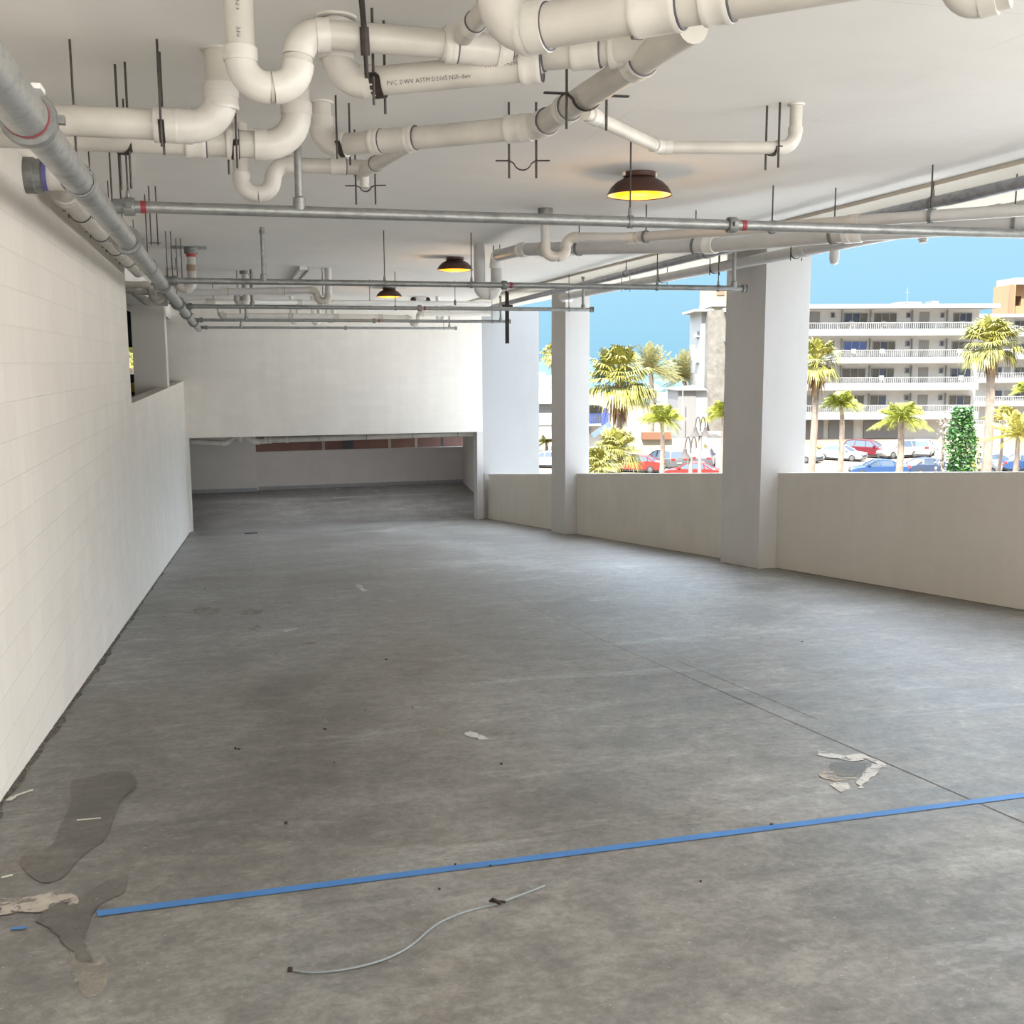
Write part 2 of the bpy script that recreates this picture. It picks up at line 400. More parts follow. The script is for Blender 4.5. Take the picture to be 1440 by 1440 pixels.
# glow added to the sky round the sun, to brighten the interior
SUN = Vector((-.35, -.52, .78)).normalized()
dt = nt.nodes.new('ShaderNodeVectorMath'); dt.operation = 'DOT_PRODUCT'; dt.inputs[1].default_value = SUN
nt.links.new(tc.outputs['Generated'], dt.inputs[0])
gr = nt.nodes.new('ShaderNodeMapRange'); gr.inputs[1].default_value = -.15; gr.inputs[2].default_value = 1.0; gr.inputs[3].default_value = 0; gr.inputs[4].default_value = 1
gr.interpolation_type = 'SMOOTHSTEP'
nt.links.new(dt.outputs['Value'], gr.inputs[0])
az = nt.nodes.new('ShaderNodeMapRange'); az.inputs[1].default_value = -.7; az.inputs[2].default_value = .3; az.inputs[3].default_value = .35; az.inputs[4].default_value = 1.15  # sky dimmed behind the viewer and raised ahead to steer light indoors
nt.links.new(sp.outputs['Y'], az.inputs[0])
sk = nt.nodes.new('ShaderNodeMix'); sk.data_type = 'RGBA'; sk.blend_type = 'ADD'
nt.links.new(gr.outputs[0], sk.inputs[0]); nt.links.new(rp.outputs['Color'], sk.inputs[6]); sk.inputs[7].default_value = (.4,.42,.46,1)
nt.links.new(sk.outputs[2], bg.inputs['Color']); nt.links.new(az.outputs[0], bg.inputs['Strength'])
sl = bpy.data.lights.new('sun', 'SUN'); sl.energy = 7.8; sl.angle = R(.6); sl.color = (1,.95,.86)
so = bpy.data.objects.new('sun', sl); COL.objects.link(so); so.rotation_euler = SUN.to_track_quat('Z','Y').to_euler(); so.location = (0,-20,30)

# unseen fill lamps added beside and behind the viewer and in the lower bay
def area(loc, target, sx, sy, power, col=(1,1,1)):
    l = bpy.data.lights.new('fill_lamp', 'AREA'); l.shape = 'RECTANGLE'; l.size = sx; l.size_y = sy; l.energy = power; l.color = col
    o = bpy.data.objects.new('fill_lamp', l); COL.objects.link(o); o.location = loc
    o.rotation_euler = (Vector(loc)-Vector(target)).to_track_quat('Z','Y').to_euler(); return o
area((6.95, .3, .5), (-1.1, .5, .3), 7, 1.6, 180, (1,.98,.95))
area((2.2, -3.6, -1.35), (2.2, -2.9, 1.5), 9, 4.5, 640, (1,.96,.90))
area((3.2, 34.5, LZ+.08), (3.2, 34.5, ZF), 7, 5, 55, (.95,.97,1))
# ================================================================ camera
cd = bpy.data.cameras.new('camera'); cd.sensor_width = 36; cd.lens = 36*F/1440; cd.clip_end = 20000; cd.clip_start = .05
cam = bpy.data.objects.new('camera', cd); COL.objects.link(cam)
mw = Matrix.Identity(4)
for i in range(3): mw[i][0] = AX_R[i]; mw[i][1] = -AX_D[i]; mw[i][2] = -AX_F[i]
cam.matrix_world = mw; scn.camera = cam
scn.view_settings.view_transform = 'Standard'; scn.view_settings.look = 'None'; scn.view_settings.exposure = 1.32
scn.cycles.max_bounces = 12; scn.cycles.diffuse_bounces = 8
# ground outside: unseen near strips toned for bounced light indoors, paving farther off
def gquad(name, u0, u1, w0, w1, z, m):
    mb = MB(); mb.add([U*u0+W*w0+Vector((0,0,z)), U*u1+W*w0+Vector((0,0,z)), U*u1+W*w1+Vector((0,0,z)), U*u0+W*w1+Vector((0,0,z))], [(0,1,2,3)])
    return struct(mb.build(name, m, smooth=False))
gquad('ground_near', -300, 400, -70, 10, LOT-.02, mat('dimmed bounce apron', (.30,.29,.27), .9, noise=.05, scale=.3))  # darkened so that less light bounces onto the pillars
gquad('ground', -300, 400, 10, 36, LOT-.02, mat('white bounce apron', (.76,.73,.68), .9, noise=.05, scale=.3))  # whitened, out of view, to bounce light up to the ceiling
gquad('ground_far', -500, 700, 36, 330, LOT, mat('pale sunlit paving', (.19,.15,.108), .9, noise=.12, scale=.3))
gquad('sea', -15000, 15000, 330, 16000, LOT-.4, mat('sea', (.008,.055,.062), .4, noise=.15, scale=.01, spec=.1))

# unseen block added right of and behind the viewer to shade the pillars
mb = MB(); mb.box((10.5, -40, LOT), (28, 3, 16)); mb.box((10.2, -40, 16), (28.4, 3.3, 16.5))
tag(mb.build('building', plaster('light blocker stucco', (.36,.36,.36), .05), smooth=False), 'added flat-roofed light blocker, out of view to the right and behind the viewer', 'building')
# ================================================================ pipes
M_PVC = mat('aged white pvc', (.51,.485,.435), .42, noise=.13, scale=4, detail=7)
M_PVC2 = mat('white pvc fitting', (.585,.56,.515), .38, noise=.08, scale=7)
M_PVCW = mat('bright white pvc', (.76,.75,.715), .36, noise=.05, scale=6)
M_PVCG = mat('greyish white pvc', (.56,.55,.535), .4, noise=.05, scale=5)  # more neutral white than the aged pipe
M_LINE = mat('dark joint line', (.10,.095,.11), .6)
M_PRIM = mat('purple primer', (.12,.11,.32), .5)
M_GALV = galvanised('galvanised pipe', (.235,.245,.24), (.40,.405,.395))
M_GALVD = galvanised('dark galvanised pipe', (.20,.205,.20), (.33,.335,.325))
M_GALVB = galvanised('blue grey steel pipe', (.22,.23,.26), (.38,.39,.42))
M_BLK = mat('rusty black steel', (.035,.026,.022), .6, metal=.3, noise=.5, scale=20)
M_ROD = mat('threaded rod dark', (.07,.06,.055), .5, metal=.5, noise=.3, scale=30)
M_RED = mat('red tape', (.26,.03,.04), .5)
M_REDP = mat('red primer', (.35,.05,.05), .5)
M_CUP = galvanised('cast coupling', (.16,.165,.16), (.27,.275,.265), .55)

def arc(a, c, b, rad, n=8):
    """fillet at corner c between a and b"""
    d1 = (a-c).normalized(); d2 = (b-c).normalized()
    th = d1.angle(d2)
    if th > PI-.06: return [c], 0
    cut = min(rad/math.tan(th/2), (a-c).length*.499, (b-c).length*.499); rr = cut*math.tan(th/2)
    bis = (d1+d2).normalized(); o = c + bis*(rr/math.sin(th/2))
    s = (c+d1*cut)-o; e = (c+d2*cut)-o; tot = s.angle(e); out = []
    for i in range(n+1):
        t = i/n; out.append(o + (s*math.sin((1-t)*tot)+e*math.sin(t*tot))/math.sin(tot))
    return out, cut

def coupling(root, p, d, r, L, m=None, line=True, name='coupling', lips=True):
    m = m or M_PVC2; p = Vector(p); d = Vector(d).normalized(); g = r*1.14
    prof = [(r*.98,-L/2),(g,-L/2),(g*1.03,-L/2+.01),(g*1.03,-L/2+.02),(g,-L/2+.028),(g,L/2-.028),(g*1.03,L/2-.02),(g*1.03,L/2-.01),(g,L/2),(r*.98,L/2)]
    o = MB().lathe(prof, p, 20, d).build(name, m, root)
    if line:
        MB().lathe([(r*1.02,-.004),(r*1.1,-.004),(r*1.1,.004),(r*1.02,.004)], p+d*(L/2+.003), 20, d).build('joint_line', M_LINE, o)
    return o

def run(root, pts, r, bend=None, m=None, fit=None, collars=True, name='pipe', n=16, caps=True):
    """a run of glued pipe: straight lengths are parts, each bend is an elbow part"""
    m = m or M_PVC; fit = fit or M_PVC2; bend = bend or r*1.9
    pts = [Vector(p) for p in pts]; start = pts[0]
    for i in range(1, len(pts)):
        if i < len(pts)-1:
            a, cut = arc(pts[i-1], pts[i], pts[i+1], bend)
            end = a[0]
        else: a, cut, end = None, 0, pts[i]
        if (end-start).length > .015:
            MB().tube([start, end], r, n, caps).build(name, m, root)
        if a and cut:
            d0 = (pts[i]-pts[i-1]).normalized(); d1 = (pts[i+1]-pts[i]).normalized(); g = r*1.1
            e = MB().tube([a[0]-d0*.001]+a[1:-1]+[a[-1]+d1*.001], g, n)
            nxt_short = i+2 < len(pts) and (pts[i+1]-pts[i]).length < bend*2+r*1.6
            prv_short = i >= 2 and (pts[i]-pts[i-1]).length < bend*2+r*1.6
            if collars and not prv_short: e.tube([a[0]-d0*r*.75, a[0]+d0*.01], g*1.07, n)
            if collars and not nxt_short: e.tube([a[-1]-d1*.01, a[-1]+d1*r*.75], g*1.07, n)
            eo = e.build('elbow', fit, root)
            start = a[-1]
        else: start = pts[i]
    return root

def flange(root, p, r, m=None):
    return MB().lathe([(r*.9,-.012),(r*1.22,-.01),(r*1.26,-.004),(r*1.26,.0)], p, 20).build('ceiling_flange', m or M_PVC2, root)

def assembly(name, label, cat, pts, r, group=None, **k):
    root = thing(name, label, cat, pts[0], group); run(root, pts, r, **k); return root

def on_axis(a, b, t): return Vector(a).lerp(Vector(b), t)

# -------- hangers
def clevis(p, d, r, label, ztop=CZ, below=.09, arm=.05, group=None, m=None, rr=.0065, w=.028, name='pipe_hanger', gap=.03):
    """two threaded rods and a bent steel saddle with straight ears under a pipe"""
    p = Vector(p); d = Vector(d).normalized(); s = Vector((d.y, -d.x, 0)).normalized(); zz = Vector((0,0,1))
    root = thing(name, label, 'pipe hanger', (p.x, p.y, ztop), group)
    half = r + gap; m = m or M_BLK
    for sg in (-1, 1):
        q = p + s*sg*half
        MB().tube([Vector((q.x,q.y,ztop)), q - zz*(below)], rr, 6).build('rod', M_ROD, root)
    st = [p - s*(half+arm), p - s*(half-.004)] + [p - s*(r+.004)*math.cos(a) - zz*(r+.004)*math.sin(a) for a in [PI*k/10 for k in range(1,10)]] + [p + s*(half-.004), p + s*(half+arm)]
    MB().strap(st, w, .006, d).build('saddle_clamp', m, root)
    return root

def ring_hanger(p, d, r, label, ztop=CZ, group=None, m=None, nut=True, name='ring_hanger', rr=.006):
    p = Vector(p); d = Vector(d).normalized()
    root = thing(name, label, 'pipe hanger', (p.x, p.y, ztop), group)
    MB().tube([(p.x,p.y,ztop), (p.x,p.y,p.z+r)], rr, 6).build('rod', M_ROD, root)
    MB().lathe([(r+.002,-.014),(r+.008,-.014),(r+.008,.014),(r+.002,.014)], p, 16, d).build('ring', m or M_CUP, root)
    if nut: MB().lathe([(.006,0),(.014,0),(.014,.03),(.011,.055),(.006,.055)], p+Vector((0,0,r)), 8).build('nut', m or M_CUP, root)
    return root

def along(pts, px):
    best = None
    for a, b in zip(pts[:-1], pts[1:]):
        for k in range(101):
            p = Vector(a).lerp(Vector(b), k/100); x = p.dot(AX_R)/p.dot(AX_F)*F+720
            if best is None or abs(x-px) < best[0]: best = (abs(x-px), p, Vector(b)-Vector(a))
    return best[1], best[2]
# ---------------------------------------------------------------- the big trap by the viewer
YA = onZ(463, 49, 1.33).y
A = [onY(339,-70,YA), onY(340,124,YA), onY(419,124,YA), onY(420,50,YA), onY(475,50,YA)]
A[0] = Vector((A[1].x, A[1].y, CZ))
ra = .0585
root = thing('drain_pipe', 'white drain with a tall stack and big u trap nearest the viewer', 'drain pipe', A[0])
run(root, A, ra, bend=.108)
H0 = onZ(475,50,1.33); H1 = onZ(628,62,1.32); H2 = onZ(745,80,1.30); H3 = onZ(905,68,1.30); H4 = onZ(945,54,1.30)
dH = (H1-H0).normalized()
MB().tube([A[-1]-dH*.02, H1, H2], ra, 16).build('pipe', M_PVC, root)
MB().tube([H2, H3], ra*1.02, 16).build('pipe', M_PVC, root)
MB().tube([H1-dH*.02, on_axis(H1,H2,.62)], ra*1.16, 16).build('wye_fitting', M_PVC2, root)
coupling(root, on_axis(H1,H2,.05), dH, ra*1.12, .05)
coupling(root, on_axis(H1,H2,.66), H2-H1, ra*1.12, .06)
d2 = (H3-H2)
coupling(root, on_axis(H2,H3,.02), d2, ra*1.03, .10); coupling(root, on_axis(H2,H3,.50), d2, ra*1.03, .12); coupling(root, on_axis(H2,H3,.78), d2, ra*1.1, .07)
MB().tube([on_axis(H2,H3,.74), H4+(H4-H3)*.2], ra*1.15, 16).build('wye_fitting', M_PVC2, root)
# branch from the front wye up to the top edge
j0 = onZ(652,50,1.33); j1 = onZ(718,-30,1.36)
b = MB().tube([j0, j1], .041, 14).build('branch_pipe', M_PVC, root)
coupling(root, on_axis(j0,j1,.22), j1-j0, .041, .06)

# print on the pipes
def lettering(text, a, b, r, size, parent, up=-1, facing=(0,-1,0)):
    """small dark printed letters wrapped on the pipe between a and b"""
    cu = bpy.data.curves.new('print', 'FONT'); cu.body = text; cu.size = size; cu.resolution_u = 1; cu.fill_mode = 'FRONT'
    to = bpy.data.objects.new('print_tmp', cu); COL.objects.link(to)
    dg = bpy.context.evaluated_depsgraph_get(); me = bpy.data.meshes.new_from_object(to.evaluated_get(dg))
    bpy.data.objects.remove(to)
    a, b = Vector(a), Vector(b); d = (b-a).normalized(); f = Vector(facing); f = (f - d*f.dot(d)).normalized(); u = d.cross(f)*up
    m = MB(); vs = []
    for v in me.vertices:
        th = (v.co.y - size*.35)/r
        vs.append(a + d*v.co.x + (f*math.cos(th) + u*math.sin(th))*(r+.0012))
    m.add(vs, [tuple(p.vertices) for p in me.polygons]); bpy.data.meshes.remove(me)
    return m.build('printed_lettering', M_PRINT, parent, smooth=False)
M_PRINT = mat('grey print', (.10,.09,.085), .7)
la = onY(339,6,YA); lb = onY(339,58,YA)
for dz, txt in ((0,'PIPE'),(.10,'4 IN'),(.19,'ASTM'),(.29,'D2665')):
    lettering(txt, Vector((A[1].x,YA,lb.z+dz)), Vector((A[1].x,YA,lb.z+1)), ra, .022, root, up=-1, facing=(-.1,-1,-.05))

# small stack with the elbow to the left-hand run
YB1 = onZ(308, 70, CZ).y
B = [onY(308,69,YB1), onY(311,180,YB1)]
B[0].z = CZ; B[1].x = B[0].x
B.append(Vector((WL, YB1, B[1].z)))
root = assembly('drain_pipe', 'wide white drain turning left from its ceiling flange into the block wall', 'drain pipe', B, .072, bend=.15)
flange(root, B[0], .072); coupling(root, (B[1].x-.26,YB1,B[1].z), (1,0,0), .072, .12, line=False)
coupling(root, (B[0].x,YB1,CZ-.23), (0,0,1), .072, .1)
hb = Vector((onY(228,180,YB1).x, YB1, B[1].z))
clevis(hb, (1,0,0), .076, 'black hanger with two rods on the wide left-hand drain, beside its elbow', arm=.01, below=.12)

YC = YB1 + .36
C2 = [Vector((WL, YC, onY(150,194,YC).z)), onY(418,190,YC), onY(420,110,YC)]
C2[1].z = C2[0].z; C2[2].x = C2[1].x; C2[2].z = CZ
root = assembly('drain_pipe', 'white drain half hidden behind the wide left-hand one, rising behind the big u trap', 'drain pipe', C2, .07, bend=.17)
coupling(root, (onY(275,194,YC).x,YC,C2[0].z), (1,0,0), .07, .1); coupling(root, (onY(326,190,YC).x,YC,C2[0].z), (1,0,0), .07, .06)
p = Vector((onY(174,194,YC).x, YC, C2[0].z)); clevis(p, (1,.9,0), .074, 'pair of long black rods passing behind the wide left-hand drain', below=.25, arm=.0, gap=-.035)
p = Vector((onY(326,190,YC).x, YC, C2[0].z)); clevis(p, (1,0.2,0), .074, 'black strap hanger gripping the drain under the big u trap', below=.14, arm=.01)

# second u trap, thinner, lower
YE = 7.25
E1 = [onY(340,120,YE), onY(340,273,YE), onY(384,273,YE), onY(384,231,YE), onY(520,236,YE)]
E1[0].x = E1[1].x; E1[0].z = CZ
root = assembly('drain_pipe', 'thin white drain with a small u trap just above the nearest sprinkler branch', 'drain pipe', E1, .048, bend=.1)
coupling(root, onY(475,234,YE), (1,0,0), .048, .1, m=M_PVC2); MB().lathe([(.05,-.004),(.0505,-.004),(.0505,.004),(.05,.004)], onY(465,234,YE), 20, (1,0,0)).build('primer_band', M_PRIM, root)
w0 = onY(512,240,YE); w1 = onZ(576,203,1.24)
MB().tube([w0+(w0-w1)*.12, w1], .046, 14).build('wye_branch', M_PVC2, root); coupling(root, on_axis(w0,w1,.25), w1-w0, .046, .06)
MB().tube([onY(513,238,YE), onY(513,264,YE)], .03, 12).build('cleanout', M_PVC2, root)
clevis(onY(514,261,YE-.02), (0.3,1,0), .034, 'thin black hanger with level ears under the short stub, above the first sprinkler pipe', below=.12, arm=.07, w=.018, rr=.006)

# long rising drain in the middle, then toward the viewer
ZG = 1.25
G1 = onZ(452,206,ZG); G = [Vector((G1.x, G1.y, CZ)), G1, onZ(600,193,ZG), onZ(758,178,ZG), onZ(975,38,ZG)]
root = assembly('drain_pipe', 'white drain crossing the middle, then climbing toward the viewer through a wide black saddle', 'drain pipe', G, .062, bend=.12)
flange(root, G[0], .06)
coupling(root, on_axis(G[1],G[3],.27), G[3]-G[1], .062, .06); coupling(root, on_axis(G[1],G[3],.43), G[3]-G[1], .062, .06)
MB().tube([on_axis(G[1],G[3],.27), on_axis(G[1],G[3],.43)], .066, 16).build('wye_fitting', M_PVC2, root)
coupling(root, on_axis(G[1],G[3],.9), G[3]-G[1], .064, .1); coupling(root, on_axis(G[3],G[4],.05), G[4]-G[3], .064, .09)
coupling(root, on_axis(G[3],G[4],.24), G[4]-G[3], .064, .08); coupling(root, on_axis(G[3],G[4],.72), G[4]-G[3], .064, .1)
p = onZ(483,203,ZG); clevis(p, (.9,-.5,0), .066, 'thin black hanger on two rods at the start of the level middle drain', below=.1, arm=.0, w=.03)
p = onZ(825,133,ZG); clevis(p, (0.05,1,0), .068, 'large black saddle hanger with wide ears on the drain that climbs toward the viewer', below=.16, arm=.11, gap=.03)
p = onZ(735,226,1.17); clevis(p, (.25,1,0), .05, 'empty black saddle hanger dangling on two rods in front of the first lamp row', below=.1, arm=.08, w=.018, rr=.007, gap=.03)

# thin drain to the right with its own riser
L0 = onZ(822,158,ZG); L1 = onZ(926,207,ZG); L2 = onZ(1118,208,ZG); L2 = Vector((L2.x, L2.y, ZG))
L = [L0, L1, L2, Vector((L2.x, L2.y, CZ))]
root = assembly('drain_pipe', 'thin white drain running right to its own riser above the nearest lamp', 'drain pipe', L, .037, bend=.09)
flange(root, L[-1], .04); coupling(root, on_axis(L0,L1,.1), L1-L0, .037, .09); coupling(root, on_axis(L1,L2,.04), L2-L1, .037, .06)
clevis(onZ(1086,208,ZG), (1,.35,0), .04, 'black two-rod hanger at the elbow of the thin right-hand drain', below=.12, arm=.02, gap=.01)

# printed pipe behind
K0 = onZ(472, 24, CZ); YK = K0.y; K1 = onY(474,124,YK); K2 = onZ(620,107,1.22); K3 = onZ(755,93,1.25)
K1.x = K0.x; K1.z = 1.215; K2.z = 1.22
root = assembly('drain_pipe', 'white drain with printed letters, sloping right behind the nearest long run', 'drain pipe', [K0, K1, K3], .062, bend=.13)
flange(root, K0, .075); coupling(root, (K0.x,YK,CZ-.1), (0,0,1), .068, .16, line=False)
coupling(root, on_axis(K1,K3,.97), K3-K1, .062, .09)
for t, txt, fc in ((.27,'PVC','a'),(.335,'DWV','a'),(.415,'ASTM','a'),(.495,'D2665','a'),(.58,'NSF-dwv','a'),(.76,'MFR38','b'),(.85,'14200N','b')):
    lettering(txt, on_axis(K1,K3,t), on_axis(K1,K3,1.2), .062, .026, root, up=-1, facing=(-.1,-1,-.45) if fc == 'a' else (-.1,-1,.1))
clevis(on_axis(K1,K3,.215), K3-K1, .066, 'heavy black saddle hanger with flared ears holding the printed drain', below=.12, arm=.05, w=.05, gap=.02)

# biggest pipe at the top edge
I0 = onZ(765,38,1.15); I1 = onZ(1240,-42,1.15); I1 = I1 + (I1-I0)*1.3
dI = (I1-I0).normalized(); Ic = onZ(706,47,1.15)
root = assembly('drain_pipe', 'widest white drain, with a large elbow, cut by the top edge of the view', 'drain pipe', [Vector((Ic.x-.02,Ic.y,CZ)), Ic, I1], .074, bend=.13)
coupling(root, onZ(752,40,1.15), dI, .074, .10); coupling(root, onZ(925,11,1.15), dI, .074, .16); coupling(root, onZ(1010,-4,1.15), dI, .074, .09)
p = onZ(888,17,1.15)
root = thing('pipe_hanger', 'dark bent strap hanger wrapped under the widest drain at the top edge', 'pipe hanger', (p.x,p.y,CZ))
MB().tube([(p.x-.08,p.y,CZ),(p.x-.08,p.y,1.17)], .011, 8).build('rod', M_BLK, root)
MB().strap([p+Vector((-.10,-.03,.13)), p+Vector((-.08,-.03,.09))]+[p+Vector((math.cos(a)*0+ (k*.006),-.08*math.cos(a),-.08*math.sin(a)+.0)) for k,a in enumerate([PI*j/8 for j in range(0,8)])], .035, .008, (1,0,0)).build('strap', M_CUP, root)
# heavy rod with turnbuckle on the nearest long run
p = onZ(515,55,1.33)
root = thing('pipe_hanger', 'thick black rod with a turnbuckle gripping the nearest long drain run', 'pipe hanger', (p.x,p.y,CZ))
MB().tube([onY(506,-30,p.y-.12), onY(512,40,p.y-.10)], .012, 8).build('rod', M_BLK, root)
MB().tube([onY(512,38,p.y-.10), onY(514,78,p.y-.08)], .019, 8).build('turnbuckle', M_BLK, root)
MB().tube([onY(514,78,p.y-.08), onY(516,110,p.y-.07)], .009, 8).build('rod', M_BLK, root)

# fitting at top right corner
p = [onZ(1318,-60,1.36), onZ(1345,8,1.25), onZ(1420,-14,1.27)]; p[0] = Vector((p[1].x-.05, p[1].y-.08, CZ))
assembly('drain_pipe', 'white plastic trap bend just showing at the top right corner of the view', 'drain pipe', p, .06, bend=.08)

# ---------------------------------------------------------------- along the left wall
wz = 1.10; wy = onX(35,245,WL).y
O = [Vector((WL, wy, wz)), Vector((-.84, wy, wz)), Vector((-.965, wy+.55, wz-.02)), Vector((-.965, 13.7, wz-.02))]
root = assembly('drain_pipe', 'white plastic drain leaving the block wall at a grey collar and following the wall away', 'drain pipe', O, .07, bend=.22)
MB().lathe([(.07,0),(.105,0),(.105,.055),(.098,.06),(.098,.095),(.07,.1)], (WL,wy,wz), 20, (1,0,0)).build('wall_collar', M_CUP, root)
MB().lathe([(.07,.1),(.088,.1),(.088,.125),(.07,.125)], (WL,wy,wz), 20, (1,0,0)).build('primer_band', M_PRIM, root)
coupling(root, (WL+.17,wy,wz), (1,0,0), .07, .09)
wd = ['nearest', 'second', 'third', 'fourth']
for k, (px, py) in enumerate(((140,308),(174,336),(193,356),(210,373))):
    q = onZ(px, py, wz-.07); q = Vector((-.965, q.y, wz-.02))
    clevis(q, (0,1,0), .074, 'thin black saddle hanger along the left wall drain, %s from the viewer' % wd[k], below=.05, arm=.04, w=.014, rr=.005, gap=.005, group='hangers of the drain along the left wall')

# galvanised sprinkler main
MX, MZ = -.645, .865
root = thing('sprinkler_main', 'thick galvanised sprinkler main with bolted couplings running along the left wall', 'sprinkler pipe', (MX,3.2,MZ))
def grooved(root, p, d, r, m=None):
    d = Vector(d).normalized(); u, w = ortho(d)
    c = MB().lathe([(r,-.03),(r*1.3,-.03),(r*1.36,-.018),(r*1.36,.018),(r*1.3,.03),(r,.03)], p, 20, d)
    o = c.build('coupling', m or M_CUP, root)
    for s in (-1, 1):
        MB().box(Vector(p)+u*s*r*1.45-Vector((.014,.02,.014)), Vector(p)+u*s*r*1.45+Vector((.014,.02,.014))).build('bolt_pad', m or M_CUP, o)
    return o
cy = [onX(40,165,MX).y, onX(178,330,MX).y, onX(228,392,MX).y, onX(250,424,MX).y, onX(262,442,MX).y, onX(272,455,MX).y]
ends = [3.0]+cy+[32]
cy = [c for c in cy if c < 29]
segs = [-6.0]+cy+[29.3]
for a, b in zip(segs[:-1], segs[1:]):
    rr = .078 if a < 4 else .070
    MB().tube([(MX,a,MZ),(MX,b,MZ)], rr, 18).build('pipe', M_GALV, root)
for k, c in enumerate(cy):
    grooved(root, (MX,c,MZ), (0,1,0), .074)
MB().lathe([(.079,-.012),(.0805,-.012),(.0805,.012),(.079,.012)], (MX,cy[0]-.07,MZ), 20, (0,1,0)).build('red_band', M_RED, root)
q = onX(158,535/4, MX)
MB().box((MX+.045,cy[0]-.2,MZ+.06),(MX+.075,cy[0]-.10,MZ+.078)).build('white_tag', M_PVCW, root)

for k, y in enumerate((5.6, 10.4, 16.5)):
    ring_hanger((MX,y,MZ), (0,1,0), .073, 'rod and ring carrying the thick sprinkler main, %s from the viewer' % ('nearest','second','third')[k], nut=False, group=None)
# sprinkler branch lines
BZ = .90; br = .034
def branch(Y, x1, label, cups, risers, red=(), endcap=True):
    root = thing('sprinkler_branch', label, 'sprinkler pipe', (MX,Y,BZ), 'galvanised sprinkler branch pipes crossing under the ceiling')
    MB().tube([(MX+.05,Y,BZ),(x1,Y,BZ)], br, 14).build('pipe', M_GALVD, root)
    MB().tube([(MX+.05,Y,BZ-.0),(MX+.16,Y,BZ)], br*1.25, 14).build('outlet', M_CUP, root)
    for x in cups: grooved(root, (x,Y,BZ), (1,0,0), br*1.15)
    for x in red: MB().lathe([(br+.0005,-.016),(br+.002,-.016),(br+.002,.016),(br+.0005,.016)], (x,Y,BZ), 16, (1,0,0)).build('red_band', M_RED, root)
    for x in risers:
        MB().tube([(x,Y,BZ),(x,Y,CZ)], .024, 12).build('riser', M_GALVD, root)
        MB().lathe([(.024,0),(.038,.0),(.038,.07),(.024,.08)], (x,Y,BZ+.01), 12).build('tee', M_GALVD, root)
        MB().lathe([(.024,-.07),(.032,-.07),(.032,-.03),(.024,-.03)], (x,Y,CZ), 12).build('adapter', M_CUP, root)
    if endcap: MB().lathe([(0,-.03),(br*1.5,-.03),(br*1.5,.0),(br*1.1,.012),(br*1.5,.02),(br*1.5,.03),(0,.03)], (x1,Y,BZ), 14, (1,0,0)).build('end_cap', M_CUP, root)
    return root
def xat(px, py, Y): return onY(px, py, Y).x
Y1 = (onZ(190,292,BZ).y+onZ(1440,328,BZ).y)/2
Y2 = (onZ(250,395.4,BZ).y+onZ(1045,405,BZ).y)/2
Y3 = (onZ(264,430,BZ).y+onZ(832,436,BZ).y)/2
Y4 = (onZ(285,449,BZ).y+onZ(716,453,BZ).y)/2
Y5 = (onZ(295,459,BZ).y+onZ(642,463,BZ).y)/2
branch(Y1, 6.75, 'nearest galvanised sprinkler branch, spanning the whole view above the ramp', [xat(182,292,Y1), xat(1029,316,Y1)], [xat(421,290,Y1)], [xat(202,293,Y1), xat(1045,317,Y1)])
branch(Y2, xat(1047,405,Y2), 'second galvanised sprinkler branch from the viewer, capped in front of the nearest right pillar', [xat(246,395,Y2), xat(709,401,Y2)], [xat(371,395,Y2), xat(1032,404,Y2)], [xat(718,401,Y2)])
branch(Y3, xat(832,436,Y3), 'third galvanised sprinkler branch from the viewer, capped at the farther right pillar', [xat(267,430,Y3), xat(590,433,Y3)], [xat(355,431,Y3), xat(820,436,Y3)], [xat(597,433,Y3)])
branch(Y4, xat(716,453,Y4), 'fourth galvanised sprinkler branch from the viewer, crossing before the back wall', [xat(283,449,Y4), xat(526,451,Y4)], [xat(346,449,Y4), xat(704,453,Y4)], [xat(533,451,Y4)])
branch(Y5, xat(641,463,Y5), 'farthest galvanised sprinkler branch, closest to the back wall', [xat(290,459,Y5), xat(486,461,Y5)], [xat(339,460,Y5), xat(632,463,Y5)])
for Y, px, py, lab in ((Y1,886,312,'thin rod on the nearest sprinkler branch in front of the nearest lamp'),
                  (Y1,181,292,'thin rod holding the nearest sprinkler branch beside the thick main'),
                  (Y2,663,401,'thin rod holding the second sprinkler branch right of the middle lamp'),
                  (Y2,541,399,'thin rod holding the second sprinkler branch in front of the far lamp'),
                  (Y2,1010,404,'thin rod holding the second sprinkler branch against the sky by the nearest right pillar'),
                  (Y2,924,403,'thin rod on the second sprinkler branch between the two right pillars'),
                  (Y3,800,436,'thin rod on the third sprinkler branch in front of the farther right pillar'),
                  (Y3,556,432,'thin rod on the third sprinkler branch right of the far lamp'),
                  (Y4,692,452,'thin rod near the right end of the fourth sprinkler branch'),
                  (Y5,624,462,'thin rod near the right end of the farthest sprinkler branch')):
    ring_hanger((xat(px,py,Y),Y,BZ), (1,0,0), br, lab, nut=Y<14)
